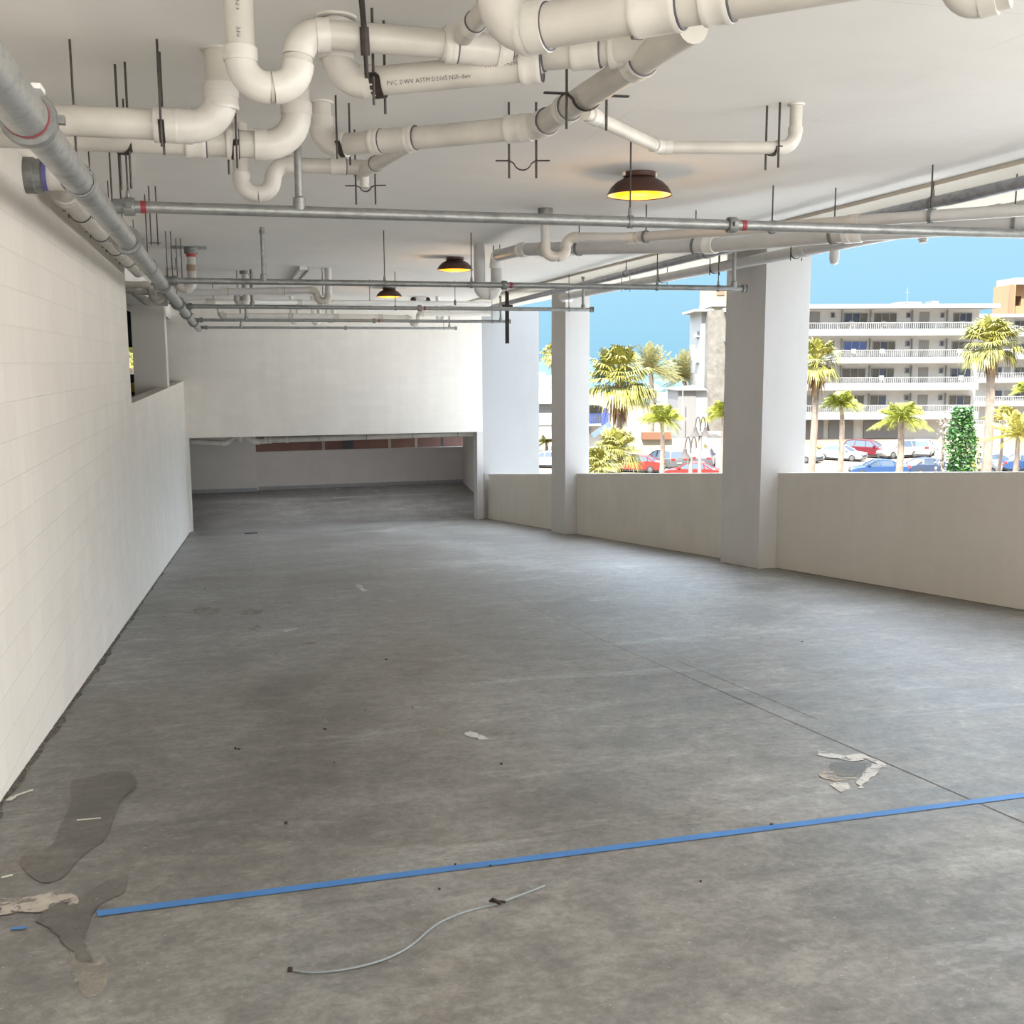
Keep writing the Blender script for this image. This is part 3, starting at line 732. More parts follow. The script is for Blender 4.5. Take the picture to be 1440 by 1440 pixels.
# right-hand sprinkler main
sz = 1.29
s0 = onZ(1500,243,sz); s0 = s0 + (s0-onZ(1000,355.7,sz))*1.6; s1 = onZ(1000,355.7,sz); s2 = onZ(690,432,sz)
root = thing('sprinkler_main', 'blue grey steel sprinkler main running away high along the right side, above the parapets', 'sprinkler pipe', s0)
MB().tube([s0, s1], .05, 16).build('pipe', M_GALVB, root); MB().tube([s1, s2], .05, 16).build('pipe', M_GALVB, root)
coupling(root, s1, s2-s0, .05, .1, m=M_GALVB, line=False)
for px, lab in ((1310,'rod of the right-hand steel main, nearest the right edge of the view'), (995,'rod of the right-hand steel main just left of the nearest right pillar'), (880,'rod of the right-hand steel main between the two right pillars')):
    q = along([s1+(s0-s1)*.5, s1, s2], px)[0]; ring_hanger(q, s2-s0, .05, 'thin ' + lab, ztop=CZ-.035)

# ---------------------------------------------------------------- drains on the right
ZV = 1.22
YV = onZ(767, 293, CZ).y
V0 = onY(767,293,YV); V0.z = CZ
V = [V0, onY(768,361,YV), onY(796,361,YV), onY(797,334,YV), onZ(893,334,1.2), onZ(1200,311,1.12), onZ(1460,294,1.10)]
V[1].x = V0.x; V[3].x = V[2].x
root = assembly('drain_pipe', 'white drain with a u trap under a grey collar beneath the nearest sprinkler branch', 'drain pipe', V, .047, bend=.085, m=M_PVCG)
MB().lathe([(.05,-.14),(.075,-.14),(.075,0)], V0, 16).build('ceiling_collar', M_CUP, root)
coupling(root, onZ(893,334,ZV), V[5]-V[4], .05, .2, m=M_PVCW)
ZT = 1.25
T0 = onZ(674,344,CZ); YT = T0.y
T = [T0, onY(676,413,YT), onY(698,413,YT), onY(699,360,YT), onZ(735,351,ZT+.05), onZ(800,349,ZT), onZ(1000,345,1.14), onZ(1200,328,1.09), onZ(1460,312,1.08)]
T[1].x = T0.x; T[3].x = T[2].x
root = assembly('drain_pipe', 'wide white drain with a deep u trap right of the middle lamp', 'drain pipe', T, .074, bend=.1, m=M_PVCG, fit=M_PVCW)
coupling(root, on_axis(T[4],T[5],.5), T[5]-T[4], .078, .1)
ZW = 1.26; WX = 6.56
Wp = [Vector((WX,6.6,ZW)), Vector((WX,20.8,ZW)), Vector((WX+.3,21.15,ZW))]
root = assembly('drain_pipe', 'white plastic drain along the open right edge, passing in front of both pillar tops', 'drain pipe', Wp, .07, bend=.2, m=M_PVCG)
for y in (8.2, 11.4, 16.8): coupling(root, (WX,y,ZW), (0,1,0), .07, .12, m=M_PVCG)
q = onX(1174,350,WX); MB().tube([(WX,q.y,ZW),(WX,q.y,ZW-.12)], .055, 14).tube([(WX,q.y,ZW-.12),(WX,q.y,ZW-.16),(WX,q.y,ZW-.2),(WX,q.y,ZW-.215)], [.055,.054,.042,.02], 14).build('stub', M_PVCG, root)
q = onX(1298,338,WX)
fl = MB()
for k in range(4): fl.lathe([(.0,-k*.022),(.06-.008*k,-k*.022-.004),(.066-.009*k,-k*.022-.011),(.06-.008*k,-k*.022-.02),(0,-k*.022-.022)], (WX,q.y,ZW-.06), 16)
fl.build('ribbed_end', M_PVC2, root)
for px, py, lab in ((1120,350,'black hanger on the drain along the open edge, right at the nearest pillar top'), (1005,380,'black hanger on the drain along the open edge, left of the nearest pillar'), (932,394,'black hanger on the drain along the open edge, midway between the pillars'), (880,402,'black hanger on the drain along the open edge, closer to the farther pillar')):
    q = onX(px, py, WX); clevis((WX,q.y,ZW), (0,1,0), .073, lab, ztop=CZ-.035, below=.1, arm=.01, w=.02, rr=.006, gap=.0, group='hangers along the open right edge')
for pts, px, r, lab in ((T[4:],815,.08,'grey strap hanger on the wide slanting drain just right of its neighbour u trap'), (T[4:],977,.08,'grey strap hanger on the wide slanting drain left of the nearest right pillar'), (T[4:],1172,.08,'grey strap hanger on the wide slanting drain right of the nearest right pillar'), (T[4:],1425,.08,'dark strap hanger on the wide slanting drain at the right edge of the view'),
                   (V[4:],1085,.052,'grey ring hanger on the narrower right-hand drain, its rod rising behind the red-banded coupling'),
                   (V[4:],909,.052,'grey ring hanger on the narrower right-hand drain beside its white coupling'), (V[4:],1308,.052,'grey ring hanger on the narrower right-hand drain where the steel main crosses it')):
    p, d = along(pts, px)
    ring_hanger(p, d, r, lab, nut=False, ztop=CZ if p.x < 5.9 else CZ-.035)
p = onY(692,356,YT); clevis(p+Vector((.06,0,0)), (.9,.3,0), .08, 'thin black hanger with a level ear at the elbow above the wide u trap', below=.06, arm=.05, w=.014, rr=.006, gap=.0)

# ---------------------------------------------------------------- mid-distance drains on the left
Q0 = onZ(268,347,CZ); YQ = Q0.y
Q = [Q0, onY(269,406,YQ), onY(251,406,YQ), onY(252,385,YQ), onY(232,383,YQ)]
Q[1].x = Q0.x; Q[3].x = Q[2].x
root = assembly('drain_pipe', 'pinkish white drain with a red-topped riser, brown band and u trap beside the thick main', 'drain pipe', Q, .056, bend=.08)
MB().box((Q0.x-.24,YQ-.2,CZ-.012),(Q0.x+.2,YQ+.2,CZ)).build('ceiling_plate', M_GALV, root)
MB().lathe([(.056,-.09),(.085,-.09),(.085,0)], Q0, 16).build('collar', M_CUP, root)
MB().lathe([(.0565,-.13),(.064,-.12),(.064,-.085),(.056,-.085)], Q0, 16).build('red_band', M_REDP, root)
MB().lathe([(.0565,-.31),(.062,-.31),(.062,-.23),(.0565,-.23)], Q0, 16).build('brown_band', mat('brown rubber band', (.33,.24,.17), .6), root)
R0 = onZ(461,377,CZ); YR = R0.y
Rr = [onY(262,412,YR), onY(330,410,YR), onY(444,408,YR), onY(447,423,YR), onY(461,423,YR), R0]
Rr[2].z += .0; Rr[-2].x = R0.x
root = assembly('drain_pipe', 'white drain crossing behind the second sprinkler branch to a u trap below the track light', 'drain pipe', Rr, .055, bend=.08, m=M_PVCG, fit=M_PVC)
coupling(root, onY(395,409,YR), (1,0,0), .055, .1); coupling(root, onY(315,410,YR), (1,0,0), .055, .12); flange(root, R0, .055)
ring_hanger(onY(454,418,YR-.07), (0,1,0), .03, 'thin rod with a black ring on the u trap below the track light', nut=False)
S0 = onZ(344,381,CZ); YS = S0.y
S = [S0, onY(344,425,YS), onY(334,425,YS), onY(334,416,YS)]; S[1].x = S0.x
root = assembly('drain_pipe', 'short white drain riser with a hooked lower end left of the grey riser pipe', 'drain pipe', S, .055, bend=.05)
MB().lathe([(.055,-.05),(.085,-.05),(.085,0)], S0, 16).build('ceiling_flange', M_CUP, root)
ring_hanger(onY(334,419,YS-.05), (0,1,0), .055, 'rod hanger on the hooked end of the short white riser', nut=False)
YX = 20.5
X = [onY(228,424,YX-2), onY(296,425,YX-2), onY(420,425,YX-1), onY(690,427,YX)]
root = assembly('drain_pipe', 'long thin white drain crossing the ceiling level with the third sprinkler branch', 'drain pipe', X, .045, bend=.1, m=M_PVCW)
coupling(root, X[1], (1,0,0), .05, .14, line=False); coupling(root, on_axis(X[2],X[3],.1), (1,0,0), .045, .1, line=False)
for px, lab in ((300,'left'),(520,'middle'),(640,'right')): ring_hanger(onY(px,425.5,YX-.5), (1,0,0), .046, lab+' rod hanger of the long thin white drain at the third sprinkler branch', nut=False)
YZ = 24.6
Z1 = [onY(308,433,YZ), onY(312,445,YZ), onY(365,444,YZ), onY(470,445,YZ), onY(575,447,YZ), onY(581,455,YZ), onY(588,455,YZ), onY(589,441,YZ), onY(690,441,YZ)]
root = assembly('drain_pipe', 'cream lit drain crossing the far ceiling near the fourth sprinkler branch', 'drain pipe', Z1, .062, bend=.07, m=M_PVCW)
for t in (.2, .5, .8): coupling(root, on_axis(Z1[2],Z1[4],t), (1,0,0), .062, .1)
for px, py, lab in ((415,453,'leftmost small white trap bend under the fourth sprinkler branch'), (445,454,'second small white trap bend from the left under the fourth sprinkler branch'), (465,451,'third small white trap bend from the left under the fourth sprinkler branch'), (620,449,'small white trap bend under the far drain right of its own trap')):
    c = onY(px, py, YZ+.6 if px < 500 else YZ+.3); rr = .05
    root = thing('trap_bend', lab, 'pipe fitting', (c.x,c.y,CZ), 'small white trap bends near the far ceiling')
    run(root, [Vector((c.x-.07,c.y,CZ)), Vector((c.x-.07,c.y,c.z)), Vector((c.x+.07,c.y,c.z)), Vector((c.x+.07,c.y,c.z+.3))], rr, bend=.065, m=M_PVCW, fit=M_PVCW, collars=False)
# traps beyond the end of the left block wall
YP = 15.4
P1 = [onY(166,400,YP), onY(211,401,YP), onY(216,421,YP), onY(227,421,YP), onY(227,402,YP)]
assembly('drain_pipe', 'white drain with a u trap emerging beyond the end of the left block wall', 'drain pipe', P1, .05, bend=.07)
P2 = [onY(166,402,YP+.5), onY(186,408,YP+.5), onY(206,424,YP+.5), onY(236,425,YP+.5)]
assembly('drain_pipe', 'lower white drain bending under the u trap beyond the end of the left block wall', 'drain pipe', P2, .055, bend=.1)
P3 = [onY(190,411,YP+.25), onY(215,411,YP+.25)]
assembly('drain_pipe', 'short level white drain between the two bent ones beyond the left block wall', 'drain pipe', P3, .04)
for k, (px, pt, pb) in enumerate(((158,213,290),(213,305,345),(236,340,395),(250,350,398))):
    Yk = (7.6, 9.9, 13.2, 13.9)[k]
    lab = ['pair of thin rods rising behind the thick main beside its first branch', 'pair of thin rods rising behind the thick main just past its second coupling', 'pair of thin rods beside the ceiling plate of the red-topped riser', 'pair of dark rods between the thick main and the red-topped riser'][k]
    q = onY(px, pb, Yk); root = thing('pipe_hanger', lab, 'pipe hanger', (q.x,q.y,CZ))
    for dx in (0, .055): MB().tube([(q.x+dx,q.y,CZ),(q.x+dx,q.y,q.z)], .006, 6).build('rod', M_ROD, root)
    MB().strap([(q.x-.02,q.y,q.z+.02),(q.x+.075,q.y,q.z+.02)], .02, .006, (0,1,0)).build('saddle_clamp', M_BLK, root)

# drains under the lintel, in the lower bay
yl = BY+.55; zl = onY(300,620,yl).z
Lp = [onY(262,622,yl), onY(300,622,yl), onY(330,620,yl)]
root = thing('drain_pipe', 'white drain with swept bends hanging just under the lintel of the low opening', 'drain pipe', (Lp[0].x, yl, zl))
z1 = onY(300,621,yl).z
def xl(px): return onY(px,620,yl).x
run(root, [Vector((xl(268),yl,z1+.02)), Vector((xl(318),yl,z1-.06)), Vector((xl(330),yl,z1+.1))], .075, bend=.12)
run(root, [Vector((xl(338),yl,z1+.2)), Vector((xl(338),yl,z1-.03))], .085)
run(root, [Vector((xl(349),yl,z1+.1)), Vector((xl(360),yl,z1-.03)), Vector((xl(385),yl,z1-.0)), Vector((xl(672),yl,z1+.06))], .075, bend=.12)
for px in (374,380,404): coupling(root, (xl(px),yl,z1), (1,0,0), .075, .08)
for k, px in enumerate((448,515,580,643)):
    ring_hanger((xl(px),yl,z1+.02+.04*(px-385)/287), (1,0,0), .078, 'dark band hanger on the drain under the lintel, %s from its bends' % ('first','second','third','fourth')[k], ztop=LZ+.12, nut=False)

# ---------------------------------------------------------------- lamps and small ceiling fittings
M_SHADE = mat('bronze lamp shade', (.075,.035,.025), .45, metal=.2)
M_GLOW = mat('glowing amber lens', (1,.45,.02), .4, emit=(1,.27,.003), estr=1.05)
M_RING = mat('pale reflector ring', (.85,.72,.60), .4)
def lamp(y, label):
    c = Vector((3.28, y, CZ)); root = thing('ceiling_lamp', label, 'ceiling lamp', c, 'bronze dome ceiling lamps')
    MB().lathe([(0,-.045),(.115,-.045),(.13,-.035),(.13,0)], c, 24).build('mount', M_SHADE, root)
    MB().lathe([(.10,-.04),(.135,-.05),(.19,-.08),(.235,-.125),(.262,-.175),(.266,-.182),(.258,-.18),(.225,-.13),(.18,-.09),(.1,-.05)], c, 32).build('shade', M_SHADE, root)
    MB().lathe([(.256,-.176),(.20,-.172)], c, 32).build('reflector_ring', M_RING, root)
    MB().lathe([(.205,-.172),(.19,-.186),(.12,-.196),(0,-.199)], c, 32).build('lens', M_GLOW, root)
    for a in (-.115, .115): MB().box((c.x+a-.03,c.y-.02,CZ-.03),(c.x+a+.03,c.y+.02,CZ-.002)).build('mount_clip', M_RING, root)
    l = bpy.data.lights.new('lamp_bulb', 'POINT'); l.energy = 5; l.color = (1,.5,.1); l.shadow_soft_size = .12
    lo = bpy.data.objects.new('lamp_bulb', l); COL.objects.link(lo); lo.location = (c.x, c.y, CZ-.34)
lamp(8.32, 'nearest bronze dome lamp with a glowing amber lens')
lamp(15.55, 'middle bronze dome lamp with a glowing amber lens, left of the wide u trap')
lamp(22.1, 'farthest bronze dome lamp with a glowing amber lens, in front of the back wall')
# twin-head emergency light
c = onZ(591,417,CZ); root = thing('emergency_light', 'small white twin-head emergency light on the far ceiling', 'emergency light', c)
MB().box((c.x-.12,c.y-.1,CZ-.09),(c.x+.12,c.y+.1,CZ+.01)).build('housing', M_PVCW, root, bevel=.01)
for s in (-1,1): MB().lathe([(0,-.03),(.05,-.03),(.065,.05),(.0,.05)], (c.x+s*.17,c.y-.06,CZ-.09), 14, (0,1,.3)).build('lamp_head', M_BLK, root)
# track light
a = onZ(427,374,CZ); b = onZ(411,395,CZ)
root = thing('strip_light', 'narrow white strip light on the ceiling beyond the second sprinkler branch', 'strip light', a)
d = (b-a).normalized()
MB().bar(a-Vector((0,0,.03)), b-Vector((0,0,.03)), .12, .06).build('housing', M_PVCW, root)
MB().bar(a-Vector((-.06,0,.05)), b-Vector((-.06,0,.05)), .035, .05).build('shade_strip', M_GALVD, root)
# dark hanging post
c = onY(713,430,22.6); e = onY(713,483,22.6)
root = thing('hanging_post', 'black steel post hanging from the ceiling in front of the bright end pier', 'steel post', (c.x,c.y,CZ))
MB().box((c.x-.035,c.y-.035,e.z),(c.x+.035,c.y+.035,CZ)).build('post', M_BLK, root); MB().box((c.x-.1,c.y-.03,c.z-.08),(c.x+.12,c.y+.03,c.z+.02)).build('bracket', M_BLK, root)
# ================================================================ things on the floor
def patch(name, label, cat, pix, m, up=.003, jag=0, seed=1, group=None):
    rnd = random.Random(seed); pts = [onF(x, y, up) for x, y in pix]
    if jag:                      # roughen the outline
        out = []
        for a, b in zip(pts, pts[1:]+pts[:1]):
            n = max(2, int((b-a).length/.03))
            for k in range(n):
                p = a.lerp(b, k/n); out.append(p + Vector((rnd.uniform(-1,1)*jag, rnd.uniform(-1,1)*jag, 0)))
        pts = out
        for p in pts: p.z = fz(p.y) + up
    mb = MB(); mb.add(pts, [tuple(range(len(pts)))]); return tag(mb.build(name, m, smooth=False), label, cat, group)
def smooth_closed(pix, n=5):
    out = []; L = len(pix)
    for i in range(L):
        p0, p1, p2, p3 = [Vector((*pix[(i+k-1)%L],0)) for k in range(4)]
        for k in range(n):
            t = k/n; v = .5*((2*p1)+(p2-p0)*t+(2*p0-5*p1+4*p2-p3)*t*t+(3*p1-p0-3*p2+p3)*t**3); out.append((v.x,v.y))
    return out
M_DAMP = concrete_floor('damp concrete', .66, (1,.98,.94))
M_MORT = smear('pale mortar', (.34,.30,.26), (.44,.39,.34), .46, .05, 11)
M_MORTW = smear('white grout', (.42,.41,.39), (.56,.55,.53), .42, .05, 14)
M_TAN = smear('tan smear', (.30,.27,.21), (.38,.34,.27), .5, .12, 12, .8)
M_PAPER = mat('white paper', (.5,.5,.48), .8)
M_TAPE = mat('blue painters tape', (.042,.17,.44), .55, noise=.12, scale=3)
patch('damp_stain', 'dark bone-shaped damp stain on the concrete near the left wall', 'stain',
      smooth_closed([(103,1097),(122,1095),(150,1087),(180,1086),(192,1098),(190,1110),(172,1124),(160,1150),(148,1180),(128,1195),(108,1212),(88,1235),(60,1242),(38,1228),(28,1211),(40,1198),(72,1190),(84,1165),(100,1130),(98,1110)]), M_DAMP)
patch('damp_stain', 'forked dark damp stain with a notched lower end below the pale mortar smear', 'stain',
      [(70,1272),(112,1262),(150,1240),(180,1232),(174,1256),(140,1272),(128,1288),(122,1310),(118,1325),(122,1338),(132,1352),(112,1353),(104,1340),(88,1326),(74,1310),(50,1296)], M_DAMP, jag=.004, seed=4)
patch('mortar_smear', 'pale pinkish mortar smear on the floor left of the blue tape end', 'mortar smear',
      [(0,1262),(40,1261),(80,1256),(108,1262),(106,1272),(76,1278),(60,1284),(30,1282),(0,1290)], M_MORT, up=.005, jag=.012, seed=7)
patch('mortar_smear', 'sandy dust patch below the notched damp stain', 'mortar smear',
      smooth_closed([(100,1338),(112,1352),(134,1354),(148,1345),(152,1370),(146,1392),(128,1404),(110,1390),(102,1365)]), smear('sandy dust', (.27,.245,.205), (.36,.325,.275), .5, .16, 22, .9), up=.002, jag=.006, seed=9)
# grout spill at the right
patch('grout_spill', 'upper white arc of the broken grout ring on the right of the ramp', 'grout', [(1148,1054),(1160,1058),(1185,1063),(1212,1061),(1232,1068),(1246,1075),(1242,1080),(1226,1072),(1216,1067),(1206,1071),(1190,1071),(1180,1067),(1166,1067),(1150,1062)], M_MORTW, jag=.010, seed=2, group='broken white grout ring')
patch('grout_spill', 'right-hand white limb of the broken grout ring', 'grout', [(1228,1074),(1245,1078),(1236,1084),(1226,1094),(1216,1101),(1210,1103),(1215,1110),(1208,1109),(1203,1098),(1212,1092),(1218,1084)], M_MORTW, jag=.010, seed=3, group='broken white grout ring')
patch('grout_spill', 'lower white blob of the broken grout ring', 'grout', [(1166,1104),(1180,1101),(1190,1102),(1194,1110),(1184,1114),(1174,1110)], M_MORTW, jag=.008, seed=5, group='broken white grout ring')
patch('grout_spill', 'left cream smear of the broken grout ring', 'grout', [(1150,1090),(1160,1085),(1174,1086),(1180,1094),(1202,1094),(1204,1096),(1184,1098),(1172,1099),(1160,1096)], M_MORT, jag=.008, seed=6, group='broken white grout ring')
patch('damp_stain', 'dark hollow inside the broken grout ring', 'stain', [(1168,1072),(1200,1072),(1222,1074),(1214,1084),(1205,1092),(1180,1092),(1168,1084)], M_DAMP, up=.002, jag=.006, seed=8)
for k, (pix, lab, m) in enumerate((([(270,858),(284,853),(310,856),(306,863),(276,864)], 'left of two tan splashes on the floor toward the left wall', M_TAN), ([(333,861),(352,856),(372,858),(366,863),(345,865)], 'right of two tan splashes on the floor toward the left wall', M_TAN),
    ([(348,884),(360,880),(368,883),(358,887)], 'small tan splash just below the pair toward the left wall', M_TAN), ([(448,1012),(458,1008),(464,1016),(454,1019)], 'faint tan dab left of the ramp middle', M_TAN), ([(616,1034),(628,1031),(634,1036),(624,1040)], 'tan dab beside a white scuff in the middle of the ramp', M_TAN),
    ([(500,823),(506,822),(516,831),(510,832)], 'short white scuff in the middle distance of the ramp', M_MORTW), ([(652,1031),(664,1029),(684,1039),(676,1041),(660,1036)], 'white scuff in the middle of the ramp', M_MORTW), ([(394,887),(408,884),(420,883),(404,889)], 'thin pale scuff right of the tan splashes', M_MORTW), ([(425,906),(440,902),(446,905),(434,907)], 'pale oval scuff right of the tan splashes', M_TAN))):
    patch('floor_splash', lab, 'floor mark', pix, m, jag=.012, seed=20+k)
# blue tape
def ribbon(name, label, cat, pix, w, m, up=.002, group=None):
    mb = MB(); pts = [onF(x,y,up) for x,y in pix]
    for i, p in enumerate(pts):
        d = (pts[min(i+1,len(pts)-1)]-pts[max(i-1,0)]); s = Vector((-d.y,d.x,0)).normalized()*w/2
        a, b = p+s, p-s; a.z = fz(a.y)+up; b.z = fz(b.y)+up; mb.v += [a, b]
    n = len(pts); mb.f += [(2*i,2*i+1,2*i+3,2*i+2) for i in range(n-1)]
    return tag(mb.build(name, m, smooth=False), label, cat, group)
p0, p1 = onF(134,1286), onF(1470,1115); p1 = p1 + (p1-p0)*.6
mb = MB(); ty = (p0.y+p1.y)/2; N = 40
for i in range(N+1):
    x = p0.x+(p1.x-p0.x)*i/N; y = p0.y+(p1.y-p0.y)*i/N
    for s in (-.026,.026): mb.v.append(Vector((x+(.012 if i == 0 and s < 0 else 0), y+s, fz(y+s)+.003)))
mb.f += [(2*i,2*i+2,2*i+3,2*i+1) for i in range(N)]
tag(mb.build('blue_tape', M_TAPE, smooth=False), 'long blue tape line stuck straight across the ramp', 'tape')
ribbon('blue_tape', 'tiny scrap of blue tape left of the long blue line', 'tape', [(15,1308),(38,1306)], .02, M_TAPE, up=.006)
# sawn joints
M_JOINT = mat('sawn joint', (.07,.065,.06), .8)
ja, jb = onF(822,889), onF(1420,1150)
mb = MB()
def joint(label, p, q, w):
    a, b = onF(*p), onF(*q); n = 30; mb = MB(); s = Vector((-(b-a).y,(b-a).x,0)).normalized()*w/2
    for i in range(n+1):
        c = a.lerp(b,i/n); l, r = c+s, c-s; l.z = fz(l.y)+.0012; r.z = fz(r.y)+.0012; mb.v += [l, r]
    mb.f += [(2*i,2*i+1,2*i+3,2*i+2) for i in range(n)]
    return mb
o = joint('', (822,889), (1500,1183), .006).build('trim_4', M_JOINT, smooth=False); struct(o)
o = joint('', (952,929), (1150,1012), .005).build('trim_5', M_JOINT, smooth=False); struct(o)
o = joint('', (700,830), (822,889), .004).build('trim_6', M_JOINT, smooth=False); struct(o)
# dirt line and rubble along the wall feet
M_DIRT = smear('dirt at the wall foot', (.06,.052,.042), (.17,.15,.12), .47, .06, 20)
rnd = random.Random(3)
mb = MB(); n = 160
for i in range(n+1):
    y = 4.0+25.4*i/n; w = .02+.035*abs(rnd.gauss(0,.6))*(1 if y < 12 else .5)
    mb.v += [Vector((WL, y, fz(y)+.004)), Vector((WL+w, y, fz(y)+.004))]
mb.f += [(2*i,2*i+1,2*i+3,2*i+2) for i in range(n)]
tag(mb.build('dirt_strip', M_DIRT, smooth=False), 'crumbly dirt collected along the foot of the left block wall', 'dirt', kind='stuff')
mb = MB()
for i in range(n+1):
    y = 7.2+23*i/n; w = .025+.04*abs(rnd.gauss(0,.6)); x = WR if not (12.9<y<14.05 or 21.5<y<22.5) else 6.87
    mb.v += [Vector((x, y, fz(y)+.004)), Vector((x-w, y, fz(y)+.004))]
mb.f += [(2*i,2*i+1,2*i+3,2*i+2) for i in range(n)]
tag(mb.build('dirt_strip', smear('brown dust at the parapet foot', (.17,.14,.10), (.27,.23,.165), .42, .12, 14), smooth=False), 'brown dust collected along the foot of the right parapet', 'dirt', kind='stuff')
M_CHIP = mat('pale splinter', (.55,.52,.46), .8)
def sliver(label, a, b, w, m, group=None, h=.004, name='wood_splinter', cat='debris'):
    A_, B_ = onF(*a, h/2+.004), onF(*b, h/2+.004)
    return tag(MB().bar(A_, B_, w, h).build(name, m, smooth=False), label, cat, group)
sliver('pale wood splinter lying by the foot of the left wall', (20,1121), (46,1112), .01, M_CHIP)
sliver('short pale chip beside the splinter at the foot of the left wall', (12,1127), (19,1122), .025, M_CHIP)
sliver('thin white straw lying on the bone-shaped damp stain', (108,1155), (142,1152), .003, M_CHIP)
sliver('thin pale sliver at the left edge below the bone-shaped stain', (2,1236), (18,1232), .005, M_CHIP)
sliver('dark stick on the floor before the low opening', (344,751), (362,750), .03, M_BLK, h=.02)
sliver('dark twig on the lower floor by the right jamb of the opening', (626,719), (647,727), .03, M_BLK, h=.02)
sliver('dark flat scrap in the middle of the lower bay floor', (512,711), (522,711), .1, M_BLK, h=.02)
# pebbles
rnd = random.Random(11); spots = [(388,920),(230,867),(288,828),(336,1054),(513,999),(457,1026),(543,928),(630,866),(705,1075),(470,1073),(331,1053),(300,790),(290,768),(355,791),(1085,1160),(985,1240),(640,1216),(690,1218),(618,1251),(402,1158),(580,995),(1040,870),(1128,903)]
px = [onF(x,y) for x,y in spots]
proto = None
for k, p in enumerate(px):
    r = .004+.004*rnd.random()
    if proto is None:
        bmm = bmesh.new(); bmesh.ops.create_icosphere(bmm, subdivisions=2, radius=1)
        for v in bmm.verts: v.co *= 1+.25*rnd.uniform(-1,1)
        me = bpy.data.meshes.new('pebble'); bmm.to_mesh(me); bmm.free(); me.materials.append(M_BLK)
        o = proto = bpy.data.objects.new('pebble', me); COL.objects.link(o)
    else: o = proto.copy(); COL.objects.link(o)
    o.location = p+Vector((0,0,r*.55)); o.scale = (r*1.3,r,r*.6); o.rotation_euler.z = rnd.uniform(0,6)
    tag(o, 'dark crumb lying loose on the bare concrete ramp', 'crumb', 'dark crumbs scattered on the ramp')
# cable
pix = [(412,1366),(430,1369),(452,1369),(480,1366),(510,1360),(540,1351),(566,1339),(586,1325),(604,1309),(622,1297),(648,1286),(676,1278),(700,1272),(730,1261),(766,1247)]
sm = []
for i in range(len(pix)-1):
    p0, p1, p2, p3 = [Vector((*pix[min(max(i+k-1,0),len(pix)-1)],0)) for k in range(4)]
    for k in range(4):
        t = k/4; v = .5*((2*p1)+(p2-p0)*t+(2*p0-5*p1+4*p2-p3)*t*t+(3*p1-p0-3*p2+p3)*t**3); sm.append((v.x,v.y))
sm.append(pix[-1])
root = thing('cable', 'thin grey cable lying in a lazy curve on the floor below the blue line', 'cable', onF(412,1366))
M_CABLE = mat('grey cable', (.20,.225,.235), .45)
MB().tube([onF(x,y,.0045) for x,y in sm], .0036, 8).build('sheath', M_CABLE, root)
e = onF(411,1366,.006); MB().tube([e, e+Vector((-.012,.004,0))], .008, 8).build('cut_end', M_BLK, root)
q = onF(699,1273,.009)
root = thing('black_clip', 'small black clip lying across the grey cable', 'clip', q)
MB().bar(onF(688,1273,.016), onF(711,1274,.014), .008, .006).build('jaw', M_BLK, root); MB().bar(onF(692,1272,.02), onF(704,1277,.016), .01, .008).build('arm', M_BLK, root)
# scraps on the lower bay floor
def onL(x,y): return onZ(x,y,ZF+.004)
a, b = onL(468,700), onL(650,693)
mb = MB(); mb.add([a, b, b+Vector((0,.07,0)), a+Vector((0,.07,0))], [(0,1,2,3)]); struct(mb.build('trim_7', M_PAPER, smooth=False))
for (x,y), lab in (((476,688),'white paper scrap on the lower bay floor toward the left'), ((530,691),'white paper scrap on the lower bay floor toward the right')):
    c = onL(x,y); mb = MB(); mb.add([c+Vector((-.12,0,0)),c+Vector((.03,-.12,.02)),c+Vector((.14,.02,0)),c+Vector((-.02,.14,.03))], [(0,1,2,3)]); tag(mb.build('paper_scrap', M_PAPER, smooth=False), lab, 'paper scrap')
# ================================================================ outside
EX = .30    # sunlit paints are kept a little under white
def ext(name, c, **k): return mat(name, tuple(v*EX for v in c), k.pop('rough', .8), **k)
M_WHT = ext('white motel paint', (.80,.80,.78), noise=.04, scale=1)
M_WSH = ext('white motel wall', (1.5,1.46,1.38), noise=.05, scale=1)
M_RAIL = ext('balcony rail', (.85,.83,.81))
M_DOORM = ext('pale grey door', (.72,.69,.65))
M_DGL = mat('dark window glass', (.045,.055,.08), .25, noise=.4, scale=.8)
M_TGL = ext('drawn tan curtain', (.36,.33,.27), noise=.15, scale=2)
M_BGL = mat('blue window glass', (.06,.10,.28), .25)
M_STONE = ext('pale stacked stone', (.44,.41,.36), noise=.25, scale=1.6, bump=.5, detail=8)
M_BEIGE = ext('cream render', (.80,.70,.50))
M_SAND = ext('sandy plaster', (.86,.80,.64), noise=.05)
M_GREYP = ext('pale grey panel', (.52,.51,.50))
M_ORG = ext('orange render', (.70,.36,.20)); M_PCH = ext('peach render', (.85,.50,.26))
M_TURQ = ext('turquoise roof', (.22,.62,.66)); M_BRICK = ext('red brown planter', (.50,.22,.12))
M_BLUEP = ext('blue paint', (.12,.20,.62)); M_BLUEL = ext('light blue paint', (.30,.46,.80))

